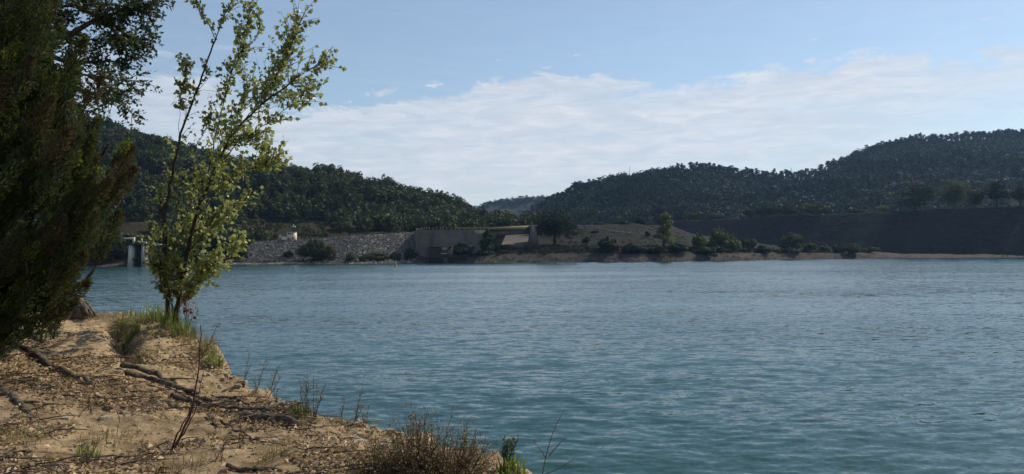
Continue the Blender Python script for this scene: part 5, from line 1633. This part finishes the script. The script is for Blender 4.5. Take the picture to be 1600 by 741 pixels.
TUFTS = [
 (248, 500, 150, .16, .34, 'grass', 'tall green grass tuft left of the poplar foot'), (270, 502, 190, .16, .36, 'grass', 'dense green grass tuft around the poplar foot'),
 (286, 508, 140, .14, .26, 'grass', 'green grass tuft right of the poplar foot'), (230, 505, 120, .16, .22, 'dry_grass', 'short straw coloured grass tuft on the edge of the mound'),
 (205, 502, 130, .22, .16, 'grass', 'low green grass tuft at the back edge of the mound'), (165, 498, 140, .3, .14, 'dry_grass', 'low dry grass fringe behind the bare sand crest'),
 (300, 528, 160, .2, .2, 'dry_grass', 'dry grass tuft on the slope under the poplar'), (262, 524, 160, .22, .16, 'dry_grass', 'dry grass tuft between the gully and the poplar'),
 (322, 548, 140, .16, .22, 'dry_grass', 'dry grass tuft on top of the crumbling earth cliff'), (334, 572, 90, .1, .16, 'grass', 'small green grass tuft on the crumbling earth cliff'),
 (205, 528, 90, .1, .18, 'grass', 'small green grass tuft growing in the gully'), (225, 560, 90, .15, .14, 'dry_grass', 'thin dry grass tuft on the lower slope of the gully'),
 (472, 655, 160, .10, .17, 'weed_green', 'green weed tuft at the bank edge behind the log'), (140, 715, 60, .07, .10, 'grass', 'tiny green grass tuft among the leaves low on the left'),
 (800, 742, 120, .10, .12, 'grass', 'short green grass tuft at the right tip of the bank'), (425, 715, 80, .12, .12, 'dry_grass', 'thin dry grass tuft right of the bare sapling'), (180, 690, 80, .2, .13, 'dry_grass', 'thin dry grass tuft among the leaf litter'),
 (30, 690, 80, .2, .14, 'dry_grass', 'dry grass tuft at the left edge of the photo'), (290, 735, 70, .15, .12, 'dry_grass', 'dry grass tuft in front of the bare sapling'),
]
for k, (a, b, n, sp, h, mt, lb) in enumerate(TUFTS):
    rg = np.random.default_rng(1000 + k)
    p = hit(a, b); gm = Geo(); blades(gm, p, n, sp, h, rg, w=.0028 if mt != 'grass' else .005, lean=1.3 if mt == 'dry_grass' else .6)
    thing_mesh('grass_tuft', gm, [M[mt]], p, lb, 'grass')
def dry_cover():
    rg = np.random.default_rng(77); gm = Geo()
    n = 0
    while n < 120:
        x = rg.uniform(-8, .6); y = rg.uniform(4.2, 11.6)
        d = float(edge_dist(np.array([x]), np.array([y]))[0])
        q = proj(np.array([x, y, gz(x, y)]))
        near_edge = -.7 < d < 0.12
        if d > .12 or (not near_edge and rg.uniform() < .8) or (q[0] < 180 and q[1] < 590): continue
        blades(gm, (x, y), int(rg.integers(6, 22)), rg.uniform(.04, .14), rg.uniform(.05, .15), rg, w=.0022, lean=1.7); n += 1
    o = link('dry_ground_cover', gm.mesh('dry_ground_cover', [M['dry_grass']])); tag(o, 'sparse dry grass stubble over the bank edge', 'dry grass', kind='stuff')
dry_cover()

# ------------------------------------------------------------------ weeds, dry bush, sapling
def weed(px, py, top_px, top_py, n, label, green=.2, spread=.05, head=True, seed=0, name='dry_weed', fine=10, mats=None, seeds=30):
    rg = np.random.default_rng(1200 + seed)
    b = hit(px, py); d = b[1]
    tip = P(float(top_px), float(top_py), d)
    e = empty(name, b, label, 'weed')
    st, hd = Geo(), Geo()
    H = tip[2] - b[2]
    for k in range(n):
        t = tip + np.array([rg.normal(0, spread), rg.normal(0, spread), -abs(rg.normal(0, H * .22)) if k else 0])
        a = b + np.array([rg.normal(0, spread * .3), rg.normal(0, spread * .3), -.02])
        q = smooth_poly([a, (a * .55 + t * .45) + rg.normal(size=3) * .012, t], 9)
        q[1:-1] += rg.normal(size=(7, 3)) * .004
        st.add(*tube(q, np.linspace(.0035, .0012, 9), 4))
        for j in range(fine):
            i = rg.integers(3, 9); c = q[i]
            dv = np.array([rg.normal(0, .6), rg.normal(0, .6), rg.uniform(.3, 1)]); dv *= rg.uniform(.04, .16) * H / np.linalg.norm(dv) * 1.6
            st.add(*tube([c, c + dv * .6, c + dv + np.array([0, 0, .005])], [.0016, .0013, .0009], 4))
            if head:
                m = max(1, seeds // 8)
                C = c + dv * rg.uniform(.5, 1.05, m)[:, None] + rg.normal(size=(m, 3)) * .006
                v, qq = leaves(C, rdir(m, rg), rdir(m, rg), rg.uniform(.006, .013, m), .007, .1); hd.add(v, qq, rg.uniform(0, 1, m))
    mats = mats or ('weed', 'weed_head')
    part_mesh('stem', st, [M[mats[0]]], e)
    if hd.n: part_mesh('seed_sprays' if mats[1] == 'weed_head' else 'foliage', hd, [M[mats[1]]], e)
WD = [
 (380, 604, 388, 556, 2, 'tall thin dry weed at the foot of the earth cliff', .03), (398, 618, 404, 566, 3, 'fine dry weed spray left of the two joined sprays at the bank edge', .06),
 (415, 622, 430, 574, 3, 'fine dry weed spray, right one of the pair near the earth cliff', .06), (436, 632, 440, 600, 2, 'low dry weed between the cliff and the green weed tuft', .05),
 (482, 652, 482, 578, 5, 'tall branching dry weed above the green tuft at the bank edge', .07), (492, 648, 503, 606, 3, 'shorter dry weed leaning right beside the tall branching one', .06),
 (535, 658, 540, 620, 2, 'short dry weed in the middle of the bank edge', .04), (550, 664, 566, 612, 4, 'branching dry weed leaning over the water in mid edge', .07),
 (568, 668, 580, 634, 3, 'small dry weed right of the branching mid edge weed', .05), (655, 706, 648, 640, 4, 'tall reddish dry weed rising left out of the brown bush', .05),
 (690, 712, 700, 640, 1, 'single thin stalk rising above the brown bush', .02),
]
for k, (a, b, c, d_, n, lb, sp) in enumerate(WD):
    weed(a, b, c, d_, n, lb, spread=sp, seed=k)
weed(790, 728, 790, 686, 9, 'bright green fine leaved weed at the right end of the bank', spread=.03, seed=40, name='green_weed', fine=16, mats=('weed_green', 'weed_green'), seeds=24)
def thin_stalk():
    b = hit(846, 748); rg = np.random.default_rng(5); d = b[1]
    e = empty('tall_stalk', b, 'lone thin bare stalk with two side twigs standing before the water', 'weed')
    gm = Geo()
    for path in ([(846, 750), (853, 712), (862, 680), (872, 655), (881, 643)], [(853, 716), (843, 700), (834, 690)], [(858, 712), (872, 696), (884, 684)], [(850, 742), (875, 732), (895, 718)]):
        q = smooth_poly(P(np.array([p[0] for p in path], float), np.array([p[1] for p in path], float), np.full(len(path), d)), 10)
        gm.add(*tube(q, np.linspace(.0035, .0015, 10), 4))
    part_mesh('stem', gm, [M['weed']], e)
    lf = Geo()
    for p in ((881, 643), (834, 690), (884, 684), (866, 668), (895, 718), (860, 690)):
        c = P(float(p[0]), float(p[1]), d); n = 5
        v, q = leaves(c + rg.normal(size=(n, 3)) * .008, rdir(n, rg), rdir(n, rg), .014, .006, .1); lf.add(v, q, rg.uniform(0, .6, n))
    part_mesh('foliage', lf, [M['weed']], e)
thin_stalk()
def dry_bush():
    rg = np.random.default_rng(66)
    for (cx, cy, top, w, n, lb, sd) in ((650, 738, 655, 50, 130, 'dense brown dried bush with pale seed specks at the bank edge', 1), (705, 742, 668, 56, 130, 'wider rust brown dried bush right of the dense one, by the water', 2), (600, 748, 700, 52, 90, 'low dark tangle of dried stems left of the brown bushes', 3)):
        b = hit(cx, min(cy, 740)); d = b[1]; r = w / FPX * d; H = (cy - top) / FPX * d
        e = empty('dry_bush', b, lb, 'bush')
        st, hd, gl = Geo(), Geo(), Geo()
        for k in range(n):
            a = rg.uniform(0, 6.28); rr = r * math.sqrt(rg.uniform())
            x, y = b[0] + rr * .6 * math.cos(a), b[1] + rr * .5 * math.sin(a)
            p0 = np.array([x, y, gz(x, y) - .01])
            h = H * rg.uniform(.3, 1.25) * (1 - .35 * (rr / r) ** 2)
            p2 = p0 + np.array([math.cos(a) * rr * .6 + rg.normal(0, .04), math.sin(a) * rr * .5 + rg.normal(0, .04), h])
            q = smooth_poly([p0, (p0 + p2) / 2 + rg.normal(size=3) * .03, p2], 6)
            st.add(*tube(q, np.linspace(.0035, .0012, 6), 4), rg.uniform(0, 1))
            m = 13
            i = rg.integers(1, 6, m)
            C = q[i] + rg.normal(size=(m, 3)) * .022
            v, qq = leaves(C, rdir(m, rg) + np.array([0, 0, .5]), rdir(m, rg), rg.uniform(.012, .03, m), rg.uniform(.004, .009, m), .1)
            st.add(v, qq, rg.uniform(0, .8, m))
            m = 5; C = q[rg.integers(3, 6, m)] + rg.normal(size=(m, 3)) * .02
            v, qq = leaves(C, rdir(m, rg), rdir(m, rg), rg.uniform(.008, .016, m), .010, .1); hd.add(v, qq, rg.uniform(.2, 1, m))
            if rg.uniform() < .25:
                m = 8; C = q[rg.integers(1, 5, m)] + rg.normal(size=(m, 3)) * .02
                v, qq = leaves(C, rdir(m, rg), rdir(m, rg), .02, .008, .1); gl.add(v, qq, rg.uniform(0, 1, m))
        part_mesh('stem', st, [M['weed']], e); part_mesh('seed_sprays', hd, [M['weed_head']], e); part_mesh('foliage', gl, [M['weed_green']], e)
dry_bush()
def sapling():
    b = hit(268, 708); d = b[1]; rg = np.random.default_rng(8)
    e = empty('bare_sapling', b, 'thin leafless reddish sapling standing in the leaf litter', 'sapling')
    gm, lf = Geo(), Geo()
    paths = [([(268, 712), (280, 690), (296, 650), (306, 610), (312, 570), (314, 535), (313, 508)], .010, .003), ([(268, 710), (276, 680), (290, 655), (303, 632)], .008, .003), ([(276, 695), (300, 660), (312, 610), (318, 580)], .006, .002),
             ([(313, 560), (322, 545), (330, 530), (340, 505)], .003, .0015), ([(310, 590), (300, 570), (294, 552)], .003, .0015), ([(300, 640), (316, 628), (326, 610)], .003, .0015), ([(314, 540), (306, 528), (303, 518)], .002, .001)]
    for path, r0, r1 in paths:
        dd = np.full(len(path), d)
        q = smooth_poly(P(np.array([p[0] for p in path], float), np.array([p[1] for p in path], float), dd), 14)
        q[1:-1] += rg.normal(size=(12, 3)) * .004
        gm.add(*tube(q, np.linspace(r0, r1, 14), 5))
        n = 7; C = q[rg.integers(6, 14, n)] + rg.normal(size=(n, 3)) * .01
        v, qq = leaves(C, rdir(n, rg), rdir(n, rg), .022, .010, .1); lf.add(v, qq, rg.uniform(0, 1, n))
    part_mesh('stem', gm, [M['twig_red']], e); part_mesh('foliage', lf, [M['weed_green']], e)
    # brittle brown weeds in the litter
    for k, (a, b_, c, d_, lb) in enumerate(((375, 700, 385, 655, 'small brown dry weed between the sapling and the brown bush'), (340, 720, 350, 680, 'small brown dry weed right of the bare sapling foot'), (130, 730, 135, 695, 'small dry weed in the lower left leaf litter'))):
        weed(a, b_, c, d_, 4, lb, spread=.06, seed=60 + k)
sapling()

# ------------------------------------------------------------------ tree heather (dark conifer like bush) at the left
def heather():
    rg = np.random.default_rng(21)
    foot = hit(-40, 545, 6, 12); foot = np.array([P(-40., 545., 7.9)[0], 7.9, 0]); foot[2] = gz(foot[0], foot[1])
    e = empty('tree_heather', foot, 'big dark bushy tree heather with rusty plume tips filling the left edge', 'tree')
    xr = lambda y: tab(y, [(-160, 150), (0, 118), (60, 135), (120, 158), (180, 152), (230, 205), (250, 208), (280, 190), (330, 178), (380, 150), (430, 142), (470, 128), (500, 70), (530, 30)])
    N, B, Lm, wd = Geo(), Geo(), Geo(), Geo()
    # trunks and limbs
    limbs = []
    for k in range(11):
        a = R(rg.uniform(30, 100)); l = rg.uniform(1.2, 3.2)
        yoff = rg.uniform(-.9, .9)
        tip = foot + np.array([math.cos(a) * l * .8, yoff, math.sin(a) * l + .2])
        q = smooth_poly([foot + rg.normal(size=3) * np.array([.15, .15, 0]) - np.array([0, 0, .1]), foot + (tip - foot) * .45 + np.array([0, 0, -.15]), tip], 14)
        q[1:-1] += rg.normal(size=(12, 3)) * .02
        wd.add(*tube(q, np.linspace(.07, .012, 14), 6)); limbs.append(q)
    LP = np.concatenate(limbs)
    def plume(tip, base, dens, kind, rad):
        q = smooth_poly([base, base * .5 + tip * .5 + rg.normal(size=3) * .03 + np.array([0, 0, -.03]), tip], 8)
        wd.add(*tube(q, np.linspace(.010, .003, 8), 4))
        L = np.linalg.norm(tip - base)
        n = int(dens * L / .5)
        u = rg.uniform(0, 1, n) ** .85
        f = u * 7; i = np.minimum(f.astype(int), 6); fr = (f - i)[:, None]
        C = q[i] * (1 - fr) + q[i + 1] * fr
        ax = (tip - base) / L
        rdv = rdir(n, rg); rdv -= ax * (rdv @ ax)[:, None]; rdv /= np.linalg.norm(rdv, axis=1)[:, None]
        env = rad * (np.minimum(1, u * 4 + .35)) * np.minimum(1, (1.06 - u) * 2.6)
        rr = env * np.sqrt(rg.uniform(0, 1, n))
        C = C + rdv * rr[:, None]
        D = ax * rg.uniform(.6, 1.2, n)[:, None] + rdv * rg.uniform(.2, .9, n)[:, None] + rg.normal(size=(n, 3)) * .25
        l = rg.uniform(.022, .05, n)
        v, qq = leaves(C, D, rdir(n, rg), l, rg.uniform(.008, .015, n), .1)
        v = v.reshape(n, 4, 3)
        tt = np.clip(rg.uniform(0, .55, n) + .5 * (u - .4), 0, 1)
        which = np.zeros(n, int)
        if kind == 'brown': which[(u > .35) & (rg.uniform(size=n) < .75) & (rr > env * .3)] = 1
        elif kind == 'mixed': which[(rg.uniform(size=n) < .28)] = 1
        elif kind == 'lime': which[(u > .3) & (rg.uniform(size=n) < .8)] = 2
        for w, gm in ((0, N), (1, B), (2, Lm)):
            s = which == w
            if s.any():
                vv = v[s].reshape(-1, 3); gm.add(vv, np.arange(len(vv)).reshape(-1, 4), tt[s])
    cnt = 0
    hero = [(207, 228, 7.2, 'brown', 62, 125), (200, 222, 7.1, 'lime', 55, 40), (212, 262, 7.3, 'brown', 50, 100), (160, 118, 7.3, 'brown', 55, 110), (133, 60, 7.4, 'mixed', 55, 110), (152, 185, 7.4, 'mixed', 60, 90), (173, 278, 7.0, 'brown', 50, 110), (150, 262, 7.5, 'lime', 135, 45), (168, 275, 7.4, 'lime', 115, 40), (188, 330, 7.6, 'mixed', 60, 90), (118, 232, 6.9, 'lime', 70, 30), (50, 88, 6.8, 'brown', 62, 95), (110, 200, 6.8, 'brown', 58, 100), (20, 70, 6.9, 'lime', 80, 40), (85, 150, 6.9, 'brown', 60, 100), (15, 115, 6.7, 'brown', 65, 90), (150, 330, 6.9, 'mixed', 50, 100), (135, 395, 7.0, 'mixed', 45, 90), (140, 440, 7.2, 'mixed', 40, 90), (120, 470, 7.3, 'brown', 30, 100), (60, 380, 6.7, 'lime', 75, 50), (35, 350, 6.7, 'mixed', 70, 90), (100, 340, 6.8, 'brown', 55, 110)]
    for (x, y, d, kd, ang, ln) in hero:
        tip = P(float(x), float(y), d); a = R(ang + rg.normal(0, 4))
        base = P(x - math.cos(a) * ln, y + math.sin(a) * ln, d + .1)
        plume(tip, base, 900 if kd != 'lime' else 300, kd, .080 if kd != 'lime' else .045); cnt += 1
    while cnt < 900:
        y = rg.uniform(-170, 512); x = rg.uniform(-330, 215)
        ang = R(rg.normal(55, 13)); ln = rg.uniform(60, 130)
        if x > xr(y) - 26 - 22 * np.exp(-((y - 250) / 50) ** 2) or x < xr(y) - 330 or (y < -40 and rg.uniform() < .6): continue
        d = rg.uniform(6.9, 8.9)
        tip = P(x, y, d); base = P(x - math.cos(ang) * ln, y + math.sin(ang) * ln, d + rg.normal(0, .15))
        if base[2] < gz(base[0], base[1]) + .03:
            ang = R(rg.uniform(5, 30)); base = P(x - math.cos(ang) * ln, y + math.sin(ang) * ln, d)
            if base[2] < gz(base[0], base[1]) + .03: continue
        plume(tip, base, 470, rg.choice(['green', 'green', 'mixed', 'brown'], p=[.50, .26, .17, .07]), rg.uniform(.045, .075))
        j = np.argmin(np.linalg.norm(LP - base, axis=1))
        if cnt % 2 == 0:
            wd.add(*tube(smooth_poly([LP[j], (LP[j] + base) / 2 + rg.normal(size=3) * .03, base], 5), np.linspace(.014, .009, 5), 4))
        cnt += 1
    part_mesh('foliage', N, [M['conifer_leaf']], e); part_mesh('dry_foliage', B, [M['conifer_brown']], e); part_mesh('fresh_foliage', Lm, [M['conifer_lime']], e)
    part_mesh('trunk', wd, [M['bark']], e, True)
    # exposed root stock at its right foot
    c = hit(128, 496, 9, 13)
    e2 = empty('root_stump', c, 'gnarled pale root stump exposed right of the tree heather foot', 'stump')
    gm = Geo()
    for k in range(12):
        a = rg.uniform(-.6, 3.6); l = rg.uniform(.15, .5)
        t = c + np.array([math.cos(a) * l * .7, rg.uniform(-.25, .1), 0]); t[2] = gz(t[0], t[1]) - .02
        gm.add(*tube(smooth_poly([c + np.array([rg.normal(0, .05), rg.normal(0, .05), rg.uniform(.08, .24)]), (c + t) / 2 + np.array([0, 0, .13]), t], 9), rad_wob(.045, .015, 9, k), 6))
    gm.add(*tube([c + np.array([0, 0, -.1]), c + np.array([-.03, .02, .12]), c + np.array([-.1, .05, .28])], [.16, .12, .05], 8))
    part_mesh('root', gm, [M['root']], e2, True)
heather()

# ------------------------------------------------------------------ holm oak overhanging behind the heather
def holm_oak():
    rg = np.random.default_rng(91)
    D0 = 11.5
    foot = P(-150., 500., D0); foot[2] = gz(foot[0], foot[1])
    e = empty('holm_oak', foot, 'holm oak overhanging from the upper left behind the tree heather', 'tree')
    wd = Geo(); C, Dv, T = [], [], []
    tr = smooth_poly([foot - np.array([0, 0, .2]), foot + np.array([.15, 0, 1.6]), P(-110., 180., D0), P(-80., 20., D0), P(-60., -150., D0)], 24)
    wd.add(*tube(tr, np.linspace(.2, .06, 24), 8))
    BRS = [([(-90, 60), (0, 30), (90, 10), (170, 5), (245, 20)], 300), ([(-85, 30), (30, -10), (120, -30), (210, -25), (262, 8)], 320), ([(-95, 110), (0, 90), (80, 70), (150, 60), (215, 62)], 300), ([(-100, 150), (0, 130), (80, 110), (140, 118), (190, 128), (232, 126)], 170), ([(80, 110), (120, 140), (160, 150), (195, 165), (212, 184)], 150), ([(120, 10), (180, 40), (215, 70), (236, 40)], 220), ([(-70, -60), (40, -60), (130, -80), (220, -60)], 260), ([(-80, 10), (-10, 20), (50, 10), (110, 25)], 420), ([(-80, 40), (-10, 60), (60, 50), (120, 60)], 380), ([(-70, -10), (20, -20), (80, -15), (150, -5)], 360),
           ([(60, 80), (110, 100), (170, 95), (205, 100)], 200), ([(100, 60), (150, 30), (200, 15), (238, 8)], 300), ([(140, 118), (165, 130), (185, 150), (200, 140)], 90), ([(-100, 170), (-20, 160), (60, 150), (120, 170), (160, 180)], 220), ([(150, 20), (190, 60), (200, 90)], 140)]
    for path, nl in BRS:
        path = np.array(path, float); m = 18
        q = smooth_poly(P(path[:, 0], path[:, 1], D0 + np.linspace(0, rg.normal(0, .5), len(path))), m)
        wd.add(*tube(q, np.linspace(.045, .006, m), 5))
        for k in range(int(nl / 4.4)):
            f = rg.uniform(.2, 1) ** .8; i = min(m - 2, int(f * (m - 1))); a = q[i]
            tv = (q[i + 1] - q[i]); tv /= np.linalg.norm(tv); tv = tv * rg.uniform(.2, 1) + rdir(1, rg)[0] * .8 + np.array([0, 0, -.1]); tv /= np.linalg.norm(tv)
            b = a + tv * rg.uniform(.12, .42)
            wd.add(*tube([a, (a + b) / 2 + rg.normal(size=3) * .02, b], [.007, .005, .002], 4))
            for j in range(rg.integers(9, 17)):
                u = rg.uniform(.25, 1.02); C.append(a * (1 - u) + b * u + rdir(1, rg)[0] * .035); Dv.append(tv * .5 + rdir(1, rg)[0]); T.append(rg.uniform(0, .9))
    n = len(C); L = rg.uniform(.05, .085, n)
    v, q = leaves(np.array(C), np.array(Dv), rdir(n, rg), L, L * rg.uniform(.42, .6, n), .1, .5)
    gm = Geo(); gm.add(v, q, np.array(T))
    part_mesh('crown', gm, [M['holm_leaf']], e); part_mesh('trunk', wd, [M['bark_grey']], e, True)
    print('holm', n)
holm_oak()
# ------------------------------------------------------------------ summer haze
def haze():
    v, q = box_geo((300, 800, 147), (7000, 4400, 306))
    m = bpy.data.materials.new('haze_air'); m.use_nodes = True
    for n in list(m.node_tree.nodes): m.node_tree.nodes.remove(n)
    gg = NG(m.node_tree)
    vol = gg.n('ShaderNodeVolumePrincipled', {'Color': (0.36, 0.62, 1.0, 1), 'Density': HAZE_DENSITY, 'Anisotropy': 0.35})
    gg.n('ShaderNodeOutputMaterial', {'Volume': vol.outputs[0]})
    gm = Geo(); gm.add(v, q)
    tag(link('haze', gm.mesh('haze', [m])), 'thin bluish summer haze filling the valley air', 'haze', kind='stuff')
HAZE_DENSITY = 0.000065
haze()
